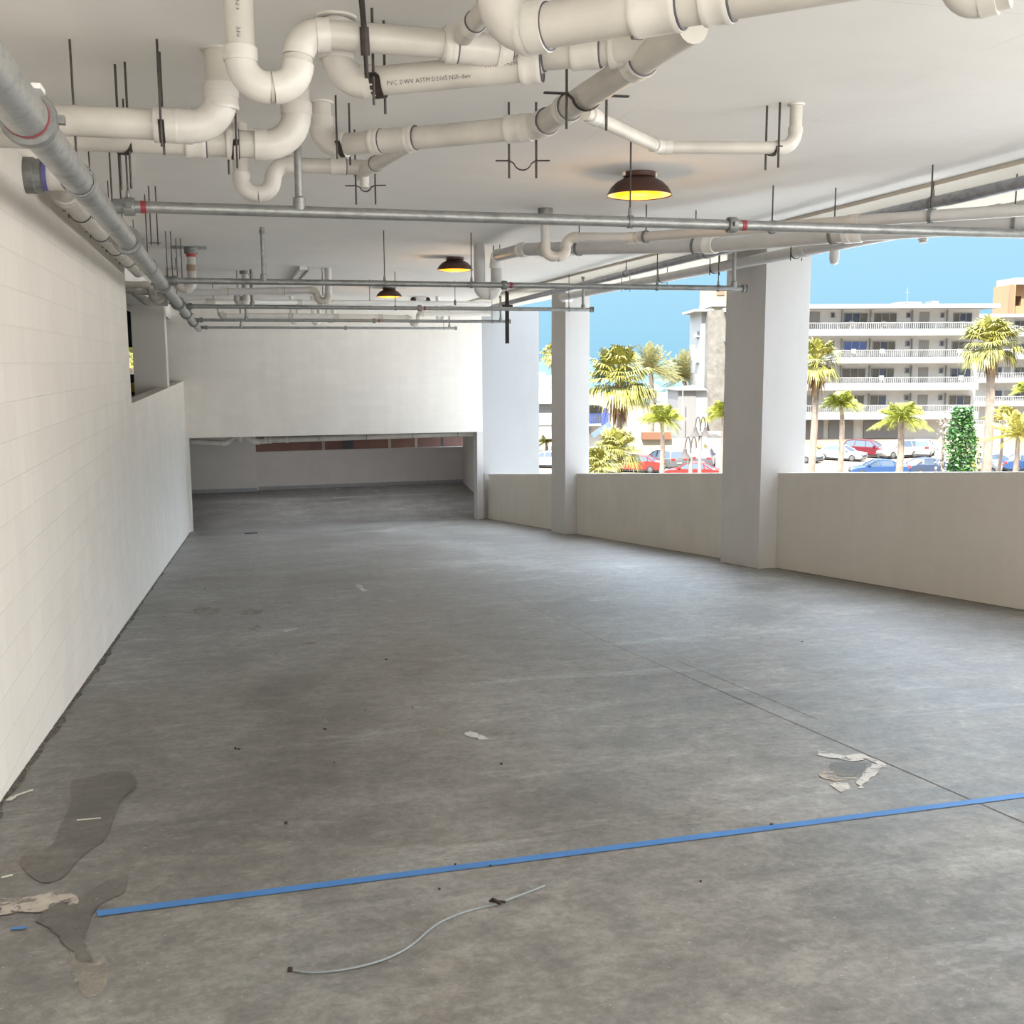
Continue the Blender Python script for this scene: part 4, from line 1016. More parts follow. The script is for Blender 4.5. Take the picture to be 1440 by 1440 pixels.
def UV(px, py, D):
    p = onD(px, py, D); return p.dot(U), p.z
def obox(mb, u0, u1, d0, d1, z0, z1):
    P = lambda u, d, z: U*u + W*d + Vector((0,0,z))
    return mb.hexa([P(u0,d0,z0),P(u1,d0,z0),P(u1,d1,z0),P(u0,d1,z0),P(u0,d0,z1),P(u1,d0,z1),P(u1,d1,z1),P(u0,d1,z1)])
def pbox(mb, x0, x1, yt, yb, D, depth):          # face seen between those columns/rows, standing at distance D
    u0 = UV(x0, (yt+yb)/2, D)[0]; u1 = UV(x1, (yt+yb)/2, D)[0]
    z1 = UV((x0+x1)/2, yt, D)[1]; z0 = UV((x0+x1)/2, yb, D)[1]
    return obox(mb, u0, u1, D, D+depth, z0, z1)
def at(px, D, z=LOT):
    u = UV(px, 600, D)[0]; return U*u + W*D + Vector((0,0,z))
def thing_at(name, label, cat, px, D, group=None): return thing(name, label, cat, at(px, D), group)

# ---------------- the motel
DM = 130.0
motel = thing_at('motel', 'long white five-storey motel with railed galleries and sliding windows beyond the car park', 'building', 1240, DM)
mb = MB(); pbox(mb, 1030, 1372, 433, 640, DM, 12); mb.build('wall', M_WSH, motel, smooth=False)
mb = MB(); pbox(mb, 1026, 1407, 427.5, 433.5, DM-2.6, 15); mb.build('roof', M_WHT, motel, smooth=False)
lev = [(453.5,462,472), (492,502,511), (530.5,538.5,549), (570,579.5,590)]
DB = DM-2.2
for k, (rt, bt, bb) in enumerate(lev):
    x1 = 1385 if k == 0 else 1376
    mb = MB(); pbox(mb, 1030, x1, bt+.5, bb, DB, 2.3); mb.build('gallery_slab', M_WHT, motel, smooth=False)
    mb = MB()
    u0, z0 = UV(1040, bt, DB); u1 = UV(x1, bt, DB)[0]; zt = UV(1200, rt, DB)[1]; zb = UV(1200, bt+1, DB)[1]
    obox(mb, u0, u1, DB, DB+.06, zt-.08, zt); n = int((u1-u0)/.24)
    for i in range(n+1):
        u = u0+(u1-u0)*i/n; w = .045 if i % 16 == 0 else .022
        obox(mb, u-w, u+w, DB, DB+.05, zb, zt)
    mb.build('railing', M_RAIL, motel, smooth=False)
def window(root, x0, x1, yt, yb, D, panes, glass, frame=None):
    fr = MB(); u0, z0 = UV(x0, yb, D); u1, z1 = UV(x1, yt, D); t = .07
    for a, b, c, d in ((u0,u1,z0,z0+t),(u0,u1,z1-t,z1),(u0,u0+t,z0,z1),(u1-t,u1,z0,z1)): obox(fr, a, b, D-.12, D, c, d)
    for i in range(1, panes): u = u0+(u1-u0)*i/panes; obox(fr, u-.05, u+.05, D-.12, D, z0, z1)
    f = fr.build('window', frame or M_WHT, root, smooth=False)
    for i in range(panes):
        a = u0+(u1-u0)*i/panes; b = u0+(u1-u0)*(i+1)/panes
        g = MB(); obox(g, a+.04, b-.04, D-.06, D+.02, z0+.03, z1-.03); g.build('pane', glass[i % len(glass)], f, smooth=False)
floors = [(440,453,436), (480,493,476), (518,531,514), (556,569,553)]
D_, T_, B_ = M_DGL, M_TGL, M_BGL
big = [[(1187,1220,(D_,D_,T_)),(1229,1261,(T_,T_,T_)),(1340,1367,(T_,D_,D_))], [(1186,1219,(B_,B_,B_)),(1227,1259,(T_,D_,T_)),(1338,1366,(T_,T_,T_))],
       [(1184,1217,(T_,T_,T_)),(1225,1257,(T_,D_,T_)),(1336,1365,(D_,D_,D_))], [(1183,1215,(T_,T_,T_)),(1223,1246,(T_,D_)),(1334,1365,(T_,D_,T_))]]
for k, (yt, yb, ys) in enumerate(floors):
    dx = -k*.9
    for x0, x1, g in big[k]: window(motel, x0, x1, yt, yb+.5, DM, len(g), g)
    for x0, x1 in ((1121,1124.5),(1168,1174),(1274,1280.5),(1322,1328)): window(motel, x0+dx, x1+dx, yt-.5, yt+7, DM, 1, (D_,), M_RAIL)
    for x0, x1 in ((1138,1153),(1293,1307)):
        mb = MB(); pbox(mb, x0+dx, x1+dx, ys+2.5, yb+9, DM-.05, .1); mb.build('door', M_DOORM, motel, smooth=False)
    for x in (1185, 1225, 1284, 1333):
        mb = MB(); pbox(mb, x+dx-.7, x+dx+.7, ys, yb+8, DM-.35, .35); mb.build('wall_fin', M_WHT, motel, smooth=False)
mb = MB(); pbox(mb, 1265, 1296, 424.5, 429, DM+3, 3); mb.build('roof_box', M_WHT, motel, smooth=False)
mb = MB(); pbox(mb, 1310, 1320, 423, 428, DM+4, 2); mb.build('roof_vent', M_GREYP, motel, smooth=False)
mb = MB(); pbox(mb, 1275.7, 1276.3, 404, 428, DM+2, .08); pbox(mb, 1273, 1279.5, 411, 411.6, DM+2, .08); mb.build('antenna', M_GREYP, motel, smooth=False)
for x0, x1, yt, yb, m_ in ((1113,1158,592,617,M_GREYP), (1166,1200,592,618,M_GREYP), (1215,1268,592,616,M_GREYP)):
    mb = MB(); pbox(mb, x0, x1, yt, yb, DM-.3, .4); mb.build('garage_bay', m_, motel, smooth=False)
mb = MB(); pbox(mb, 1122, 1134, 593, 603, DM-.5, .3); mb.build('red_sign', ext('red orange sign', (.72,.25,.12)), motel, smooth=False)
# stone tower and left end
mb = MB(); pbox(mb, 995, 1026, 436, 606, DM-8, 10); mb.build('stone_pier', M_STONE, motel, smooth=False)
mb = MB(); pbox(mb, 985, 1000, 438, 606, DM-6, 8); mb.build('side_wall', M_WHT, motel, smooth=False)
mb = MB(); pbox(mb, 977, 1004, 434.5, 438, DM-7, 9); mb.build('eave', M_WHT, motel, smooth=False)
mb = MB(); pbox(mb, 1001, 1040, 402, 436, DM-4, 8); mb.build('penthouse', M_BEIGE, motel, smooth=False)
mb = MB(); pbox(mb, 1000, 1040, 425, 431, DM-4.3, 8); mb.build('penthouse_band', M_WHT, motel, smooth=False)
mb = MB(); pbox(mb, 1008, 1019, 409, 415, DM-4.1, .2); mb.build('vent', ext('vent', (.5,.36,.24)), motel, smooth=False)
for y in (433, 475, 515, 555):
    mb = MB(); pbox(mb, 1023, 1042, y-1, y+5, DM-10, 3); mb.build('end_balcony', M_WHT, motel, smooth=False)
    mb = MB(); pbox(mb, 1026, 1042, y-18, y-2, DM-8.2, .2); mb.build('end_balcony_recess', M_DOORM, motel, smooth=False)
    mb = MB()
    for i in range(7): pbox(mb, 1024+i*2.4, 1024.5+i*2.4, y-15, y, DM-10, .06)
    mb.build('end_railing', M_RAIL, motel, smooth=False)
for x0, x1, y in ((980,985,472),(979,985,508)):
    mb = MB(); pbox(mb, x0, x1, y-6, y+2, DM-5, 2); mb.build('wall_bracket', M_WHT, motel, smooth=False)
# chairs on the galleries
def gallery_chair(px, y, label):
    u, z = UV(px, y, DB+.9); root = thing('balcony_chair', label, 'chair', U*u+W*(DB+.9)+Vector((0,0,z)), 'white chairs on the motel galleries')
    mb = MB(); obox(mb, u-.28, u+.28, DB+.6, DB+1.15, z+.4, z+.46); mb.build('seat', M_WHT, root, smooth=False)
    mb = MB(); obox(mb, u-.28, u+.28, DB+1.1, DB+1.16, z+.46, z+.95); mb.build('backrest', M_WHT, root, smooth=False)
    for a in (-.25,.2):
        for b in (.62,1.08):
            mb = MB(); obox(mb, u+a, u+a+.05, DB+b, DB+b+.05, z, z+.4); mb.build('leg', M_WHT, root, smooth=False)
for px, y, lab in ((1198,462.5,'left white chair on the top gallery'),(1243,462.5,'middle white chair on the top gallery'),(1354,462.5,'right white chair on the top gallery'),(1201,502,'left white chair on the second gallery from the top'),(1241,502,'middle white chair on the second gallery from the top'),(1350,502,'right white chair on the second gallery from the top'),(1240,539,'left white chair on the third gallery from the top'),(1352,539,'right white chair on the third gallery from the top')):
    gallery_chair(px, y, lab)
# right wing
DW = 152.0
wing = thing_at('motel', 'set-back right-hand wing of the white motel behind the tall fan palm', 'building', 1420, DW)
mb = MB(); pbox(mb, 1368, 1560, 446, 640, DW, 10); mb.build('wall', M_WSH, wing, smooth=False)
mb = MB(); pbox(mb, 1366, 1560, 441, 446, DW-2, 12); mb.build('roof', M_WHT, wing, smooth=False)
for k, y in enumerate((464, 496, 529, 562, 596)):
    mb = MB(); pbox(mb, 1368, 1560, y+3, y+9, DW-2, 2); mb.build('gallery_slab', M_WHT, wing, smooth=False)
    mb = MB(); u0 = UV(1370,y,DW-2)[0]; u1 = UV(1560,y,DW-2)[0]; zt = UV(1430,y-5,DW-2)[1]; zb = UV(1430,y+4,DW-2)[1]
    obox(mb, u0, u1, DW-2, DW-1.95, zt-.08, zt)
    for i in range(60): u = u0+(u1-u0)*i/59; obox(mb, u-.03, u+.03, DW-2, DW-1.95, zb, zt)
    mb.build('railing', M_RAIL, wing, smooth=False)
    for x0, x1, g in ((1398,1409,(D_,)),(1426,1452,(D_,T_,D_))): window(wing, x0, x1, y-13, y-2, DW, len(g), g)
    mb = MB(); pbox(mb, 1412, 1421, y-13, y+3, DW-.05, .1); mb.build('door', M_WHT, wing, smooth=False)
tower = thing_at('tower', 'orange stair tower with a white cap rising behind the motel at the right edge', 'building', 1440, 215)
mb = MB(); pbox(mb, 1421, 1427, 400, 470, 214, 8); pbox(mb, 1427, 1470, 400, 416, 216, 5); pbox(mb, 1427, 1470, 430, 470, 215.5, 6); pbox(mb, 1436, 1440, 416, 430, 216, 5); mb.build('wall', M_PCH, tower, smooth=False)
mb = MB(); pbox(mb, 1420.5, 1426, 400.5, 444, 213.5, .5); mb.build('corner_strip', M_ORG, tower, smooth=False)
mb = MB(); pbox(mb, 1427, 1470, 390.5, 400, 214, 8); mb.build('cap', M_WHT, tower, smooth=False)

# ---------------- low buildings between the pillars
b = thing_at('beach_house', 'low white house with a pale roof and blue balcony beside the big fan palm', 'building', 835, 108)
mb = MB(); pbox(mb, 800, 852, 574, 640, 108, 8); mb.build('wall', M_WSH, b, smooth=False)
u0, z0 = UV(800,566,106); u1 = UV(858,566,106)[0]; um = UV(812,548,110)[0]; zt = UV(812,548,110)[1]
mb = MB(); P = lambda u,d,z: U*u+W*d+Vector((0,0,z))
mb.add([P(u0-4,106,z0),P(u1,106,z0),P(u1,118,z0),P(u0-4,118,z0),P(um-6,112,zt),P(um,112,zt)], [(0,1,5,4),(1,2,5),(2,3,4,5),(3,0,4),(0,3,2,1)]); mb.build('roof', M_SAND, b, smooth=False)
mb = MB(); pbox(mb, 800, 858, 565.5, 569, 105.8, .4); mb.build('fascia', M_WHT, b, smooth=False)
mb = MB(); pbox(mb, 826, 846, 571, 583, 107.9, .2); mb.build('window_recess', M_GREYP, b, smooth=False)
mb = MB()
for i in range(14): pbox(mb, 818+i*3, 819.2+i*3, 582, 596, 106.5, .1)
pbox(mb, 815, 860, 581.5, 583, 106.5, .15); mb.build('balcony_rail', M_BLUEP, b, smooth=False)
mb = MB(); pbox(mb, 815, 860, 596, 599, 106.3, 2); mb.build('balcony_floor', M_WHT, b, smooth=False)
mb = MB(); mb.bar(onD(858,596,105), onD(833,613,105), .3, .5); mb.build('outside_stair', M_BLUEL, b, smooth=False)
mb = MB(); pbox(mb, 824, 830, 601, 611, 107.8, .3); mb.build('blue_door', M_BLUEL, b, smooth=False)
mb = MB(); pbox(mb, 846, 850, 580, 597, 106, .3); pbox(mb, 850, 856, 575, 598, 105.9, .2); mb.build('blue_screen', M_BLUEP, b, smooth=False)
b = thing_at('pavilion', 'open beach pavilion with a turquoise hipped roof behind the big fan palm', 'pavilion', 915, 150)
u0, z0 = UV(898,548,149)[0], UV(898,548,149)[1]; u1 = UV(938,548,149)[0]; zt = UV(912,538,152)[1]; ua, ub_ = UV(906,538,152)[0], UV(920,538,152)[0]
mb = MB(); mb.add([P(u0,149,z0),P(u1,149,z0),P(u1,158,z0),P(u0,158,z0),P(ua,153,zt),P(ub_,153,zt)], [(0,1,5,4),(1,2,5),(2,3,4,5),(3,0,4),(0,3,2,1)]); mb.build('roof', M_TURQ, b, smooth=False)
mb = MB(); pbox(mb, 890, 938, 547.5, 549, 148.8, .4); mb.build('fascia', M_WHT, b, smooth=False)
for x in (900, 911, 921): 
    mb = MB(); pbox(mb, x, x+2.5, 549, 568, 150, .4); mb.build('post', M_BEIGE, b, smooth=False)
mb = MB(); pbox(mb, 885, 955, 566, 612, 150, 10); mb.build('terrace', M_SAND, b, smooth=False)
mb = MB(); pbox(mb, 890, 922, 561, 566.5, 149.7, .2); mb.build('teal_rail', ext('teal rail', (.25,.5,.45)), b, smooth=False)
b = thing_at('garage_block', 'low pale grey block with a white roof edge beside the stone pier', 'building', 975, 118)
mb = MB(); pbox(mb, 953, 978, 549, 640, 117, 8); mb.build('wall', M_GREYP, b, smooth=False)
mb = MB(); pbox(mb, 978, 994, 549, 640, 117.1, 8); mb.build('white_wall', M_WHT, b, smooth=False)
mb = MB(); u0, z0 = UV(951,549,116.5); u1 = UV(995,549,116.5)[0]; zt = UV(980,542,120)[1]
mb.add([P(u0,116.5,z0),P(u1,116.5,z0),P(u1,126,z0),P(u0,126,z0),P(u0+2.4,121,zt),P(u1,121,zt)], [(0,1,5,4),(1,2,5),(2,3,4,5),(3,0,4),(0,3,2,1)]); mb.build('roof', M_WHT, b, smooth=False)
mb = MB(); pbox(mb, 959.5, 960.5, 540, 596, 115, .1); mb.build('pole', M_WHT, b, smooth=False)
b = thing_at('garden_wall', 'cream garden wall behind the parked cars between the pillars', 'wall', 930, 112)
mb = MB(); pbox(mb, 820, 1060, 617, 645, 111, .4); mb.build('wall', M_SAND, b, smooth=False)
mb = MB(); pbox(mb, 903, 944, 608, 618, 110.5, 1); mb.build('red_brown_planter', M_BRICK, b, smooth=False)
b = thing_at('beach_block', 'sandy flat-roofed block with white bands in the gap beside the farther pillar', 'building', 770, 150)
mb = MB(); pbox(mb, 700, 781, 529, 568, 151, 8); mb.build('wall', M_SAND, b, smooth=False)
mb = MB(); pbox(mb, 700, 767, 524, 530, 152, 6); mb.build('roof_box', M_SAND, b, smooth=False)
mb = MB(); pbox(mb, 700, 781, 567, 583, 152, 6); mb.build('shaded_floor', M_GREYP, b, smooth=False)
mb = MB(); pbox(mb, 700, 781, 583, 640, 149, 6); mb.build('white_wall', M_WHT, b, smooth=False)
mb = MB(); pbox(mb, 700, 781, 597.5, 598.5, 148.9, .1); mb.build('rail', M_GREYP, b, smooth=False)

# ---------------- vegetation
L1_ = leaf_mat('fan palm leaf', (.12,.125,.018), (.25,.225,.04)); L2_ = leaf_mat('queen palm leaf', (.13,.16,.018), (.26,.265,.035))
L3_ = leaf_mat('date palm leaf', (.13,.13,.045), (.23,.21,.08)); L4_ = leaf_mat('dark ivy leaf', (.03,.10,.025), (.09,.22,.05)); L5_ = leaf_mat('yellow palm leaf', (.19,.17,.03), (.28,.26,.045))
M_DEAD = leaf_mat('dry palm thatch', (.17,.10,.045), (.27,.18,.09)); M_TRUNK = mat('palm trunk', (.20,.16,.13), .9, noise=.25, scale=2)
def frond_fan(mb, c, d, Lp, rl, rnd, droop=.35):
    d = d.normalized(); tip = c + d*Lp - Vector((0,0,Lp*droop*.5)); s = d.cross(Vector((0,0,1))); s = s.normalized() if s.length > .05 else Vector((1,0,0))
    n = s.cross(d).normalized(); mb.bar(c, tip, .06, .05); k = 17
    for i in range(k):
        a = (i/(k-1)-.5)*2.9; v = d*math.cos(a) + s*math.sin(a); L = rl*(1-.25*abs(a)/1.5)*rnd.uniform(.85,1.1)
        m1 = tip + v*L*.6 + n*.04; e = tip + v*L - Vector((0,0,L*droop*rnd.uniform(.6,1.5))); w = v.cross(n).normalized()*L*.05
        mb.add([tip, m1-w, e, m1+w], [(0,1,2,3)])
def frond_feather(mb, c, d, L, rnd, droop=.8, lw=.5, n=16):
    d = d.normalized(); h = Vector((d.x,d.y,0)); h = h.normalized() if h.length > .05 else Vector((1,0,0)); pts = []
    for i in range(n+1):
        t = i/n; pts.append(c + d*L*t - Vector((0,0,droop*L*t*t*.55)) - h*(droop*L*.12*t*t))
    mb.tube(pts, [.045*(1-.8*i/n) for i in range(n+1)], 4)
    for i in range(2, n+1):
        t = i/n; ll = lw*(math.sin(PI*min(1,t*.85+.12))**.7)*rnd.uniform(.85,1.1); tg = (pts[i]-pts[i-1]).normalized(); s = tg.cross(Vector((0,0,1))); s = s.normalized() if s.length > .05 else Vector((1,0,0))
        for sg in (-1, 1):
            for o in (0, .5):
                b = pts[i-1].lerp(pts[i], o); e = b + (s*sg*.8 + tg*.55)*ll - Vector((0,0,ll*rnd.uniform(.25,.7))); w = tg*.022+Vector((0,0,.012))
                mb.add([b-w*.5, (b+e)/2-w+Vector((0,0,.04)), e, (b+e)/2+w+Vector((0,0,.04))], [(0,1,2,3)])
def palm(label, kind, px_c, py_c, px_b, D, Rpx, leaf, seed, skirt=0, trunk_r=.22, n=None, group='palms in and beyond the car park', base=LOT):
    rnd = random.Random(seed); c = onD(px_c, py_c, D); b = at(px_b, D, base); Rm = Rpx*D/F
    root = thing('palm', label, 'palm tree', b, group); pts = [b.lerp(c, k/6) + U*math.sin(k/6*PI)*.15*Rm*.3 for k in range(7)]
    MB().tube(pts, [trunk_r*(1.25-.35*k/6) for k in range(7)], 10).build('trunk', M_TRUNK, root)
    mb = MB()
    if kind == 'fan':
        for i in range(n or 70):
            az = rnd.uniform(0, 2*PI); el = math.asin(rnd.uniform(-.55, 1.0)); d = Vector((math.cos(az)*math.cos(el), math.sin(az)*math.cos(el), math.sin(el)))
            frond_fan(mb, c, d, Rm*rnd.uniform(.4,.62), Rm*rnd.uniform(.42,.52), rnd, .3 + .3*(el < 0))
    else:
        for i in range(n or 34):
            az = 2*PI*i*.381966; el = R(rnd.uniform(5, 75) if kind == 'feather' else rnd.uniform(-25, 85)); d = Vector((math.cos(az)*math.cos(el), math.sin(az)*math.cos(el), math.sin(el)))
            frond_feather(mb, c, d, Rm*rnd.uniform(.95,1.2), rnd, .85 if kind == 'feather' else .45, Rm*(.32 if kind == 'feather' else .2))
    mb.build('crown', leaf, root, smooth=False)
    if skirt:
        mb = MB()
        for i in range(60):
            az = rnd.uniform(0,2*PI); r0 = rnd.uniform(.1,.55)*Rm*.7; a = c + Vector((math.cos(az)*r0*.5, math.sin(az)*r0*.5, -.1*Rm)); e = c + Vector((math.cos(az)*r0, math.sin(az)*r0, -skirt*Rm*rnd.uniform(.6,1.1)))
            w = Vector((-math.sin(az), math.cos(az), 0))*Rm*.05; mb.add([a, (a+e)/2-w, e, (a+e)/2+w], [(0,1,2,3)])
        mb.build('dead_fronds', M_DEAD, root, smooth=False)
    return root
palm('tall fan palm with a dry brown skirt just right of the nearest pillar', 'fan', 1148, 507, 1142, 82, 42, L1_, 1, skirt=1.3, trunk_r=.24)
palm('green queen palm with drooping fronds left of the white sedan', 'feather', 1184, 570, 1183, 86, 36, L2_, 2, trunk_r=.2)
palm('wide yellow-green queen palm in front of the cream van', 'feather', 1267, 590, 1266, 80, 46, L2_, 3, trunk_r=.24)
palm('tallest fan palm in front of the right-hand motel wing', 'fan', 1394, 480, 1390, 78, 48, L1_, 4, skirt=1.2, trunk_r=.3, n=84)
palm('thin wispy palm right of the tallest fan palm', 'feather', 1411, 588, 1407, 84, 34, L5_, 5, trunk_r=.12, n=14)
palm('bushy yellow palm at the right edge of the view', 'date', 1432, 612, 1427, 72, 46, L5_, 6, trunk_r=.16, n=34)
palm('palm crown cut by the right edge above the bushy yellow palm', 'feather', 1448, 548, 1452, 90, 30, L2_, 7, trunk_r=.2)
palm('big shaggy fan palm with a long brown skirt right of the farther pillar', 'fan', 870, 530, 868, 92, 58, L1_, 8, skirt=1.35, trunk_r=.26, n=90)
palm('date palm peeping out behind the big shaggy fan palm', 'date', 915, 520, 915, 128, 46, L3_, 9, trunk_r=.3, n=70)
palm('round date palm beside the stone pier against the sea', 'date', 962, 532, 962, 132, 48, L3_, 10, trunk_r=.3, n=76)
palm('queen palm with a slim trunk in front of the grey hatchback', 'feather', 931, 592, 930, 78, 42, L2_, 11, trunk_r=.16)
palm('low bushy fan palm covering the red car', 'fan', 868, 632, 868, 68, 42, L1_, 12, trunk_r=.16, n=80)
palm('lowest leafy fan palm at the foot of the farther pillar', 'fan', 838, 656, 838, 60, 40, L1_, 13, trunk_r=.16, n=64)
palm('queen palm with a leaning trunk just left of the nearest pillar', 'feather', 1018, 585, 1016, 84, 38, L2_, 14, trunk_r=.22)
palm('small fan palm seen in the gap left of the farther pillar, against the sea', 'fan', 777, 497, 778, 170, 20, L1_, 15, skirt=1.2, trunk_r=.3)
palm('small yellow palm above the white car in the gap left of the farther pillar', 'feather', 768, 622, 768, 112, 18, L5_, 16, trunk_r=.14, n=16)
palm('leafy palm glimpsed through the slot past the left block wall', 'fan', 187, 498, 187, 62, 26, L1_, 17, trunk_r=.2, n=64)
palm('lower yellow palm glimpsed through the slot past the left block wall', 'fan', 188, 516, 188, 58, 18, L5_, 18, trunk_r=.2, n=30)
def shrub(name, label, px, yt, yb, wpx, D, leaf, n, seed, ls=.22, column=False, cat='shrub'):
    rnd = random.Random(seed); z1 = onD(px, yt, D).z; b = at(px, D); z0 = LOT if yb is None else onD(px, yb, D).z; rw = wpx*D/F/2
    root = thing(name, label, cat, b); MB().tube([b, Vector((b.x,b.y,(z0+z1)/2)), Vector((b.x,b.y,z1-.5))], [.12,.1,.05], 8).build('stem', M_TRUNK, root)
    mb = MB()
    for i in range(n):
        t = rnd.random(); az = rnd.uniform(0,2*PI); prof = (1-.45*t if not column else (.55+.75*t if t < .6 else 1.0-.9*(t-.6))); r = rw*prof*rnd.random()**.4
        p = Vector((b.x+math.cos(az)*r, b.y+math.sin(az)*r, z0+(z1-z0)*t)); d = Vector((rnd.gauss(0,1),rnd.gauss(0,1),rnd.gauss(-.3,.6))).normalized(); s = ortho(d)[0]*ls*.4
        mb.add([p, p+d*ls*.5-s, p+d*ls, p+d*ls*.5+s], [(0,1,2,3)])
    mb.build('foliage', leaf, root, smooth=False); return root
shrub('ivy_column', 'dark green ivy-clad stump standing in front of the parked cars', 1353, 572, None, 42, 74, L4_, 4200, 31, .25, True, 'ivy')
shrub('flowering_shrub', 'loose pale flowering shrub left of the dark ivy stump', 1328, 577, None, 26, 78, leaf_mat('pale blossom', (.42,.38,.36), (.30,.30,.20)), 500, 32, .2)
shrub('shrub', 'green bush right of the dark ivy stump', 1372, 612, None, 30, 80, L2_, 500, 33, .26)
shrub('shrub', 'bright yellow-green bush beside the white sedan', 1152, 628, None, 16, 104, L2_, 420, 34, .3)
shrub('shrub', 'green bush half hidden by the nearest pillar beside the silver car', 1117, 625, None, 14, 108, L2_, 260, 35, .3)
shrub('shrub', 'small plant on the cream garden wall by the lamp posts', 993, 626, None, 10, 106, L3_, 160, 36, .3)

# ---------------- lamp posts
M_LP = ext('lamp post paint', (.60,.56,.52)); M_BELL = ext('bell shade', (.20,.17,.16))
def post(px, yt, D, label, heads):
    b = at(px, D); root = thing('street_lamp', label, 'street lamp', b); zt = onD(px, yt, D).z
    MB().tube([b, Vector((b.x,b.y,zt-.9))], .11, 10).build('pole', M_LP, root)
    for s, drop in heads:
        top = Vector((b.x,b.y,zt-.9)); pts = [top + U*(s*.16*(1-math.cos(a)))*1.0 + Vector((0,0,.9*math.sin(a))) for a in [PI*k/10 for k in range(10)]]
        MB().tube(pts, .045, 8).build('arm', M_BELL, root); e = pts[-1]
        if not (px == 972 and s > 0): MB().lathe([(.04,0),(.10,-.04),(.12,-.22),(.2,-.4),(.34,-.55),(.33,-.57),(.0,-.5)], e, 16).build('shade', M_BELL, root)
post(985, 586, 66, 'taller double-headed street lamp left of the nearest pillar', ((-1,0),(1,0)))
post(972, 614, 58, 'lower street lamp with one bell shade in front of the parked cars', ((-1,0),(1.0,0)))

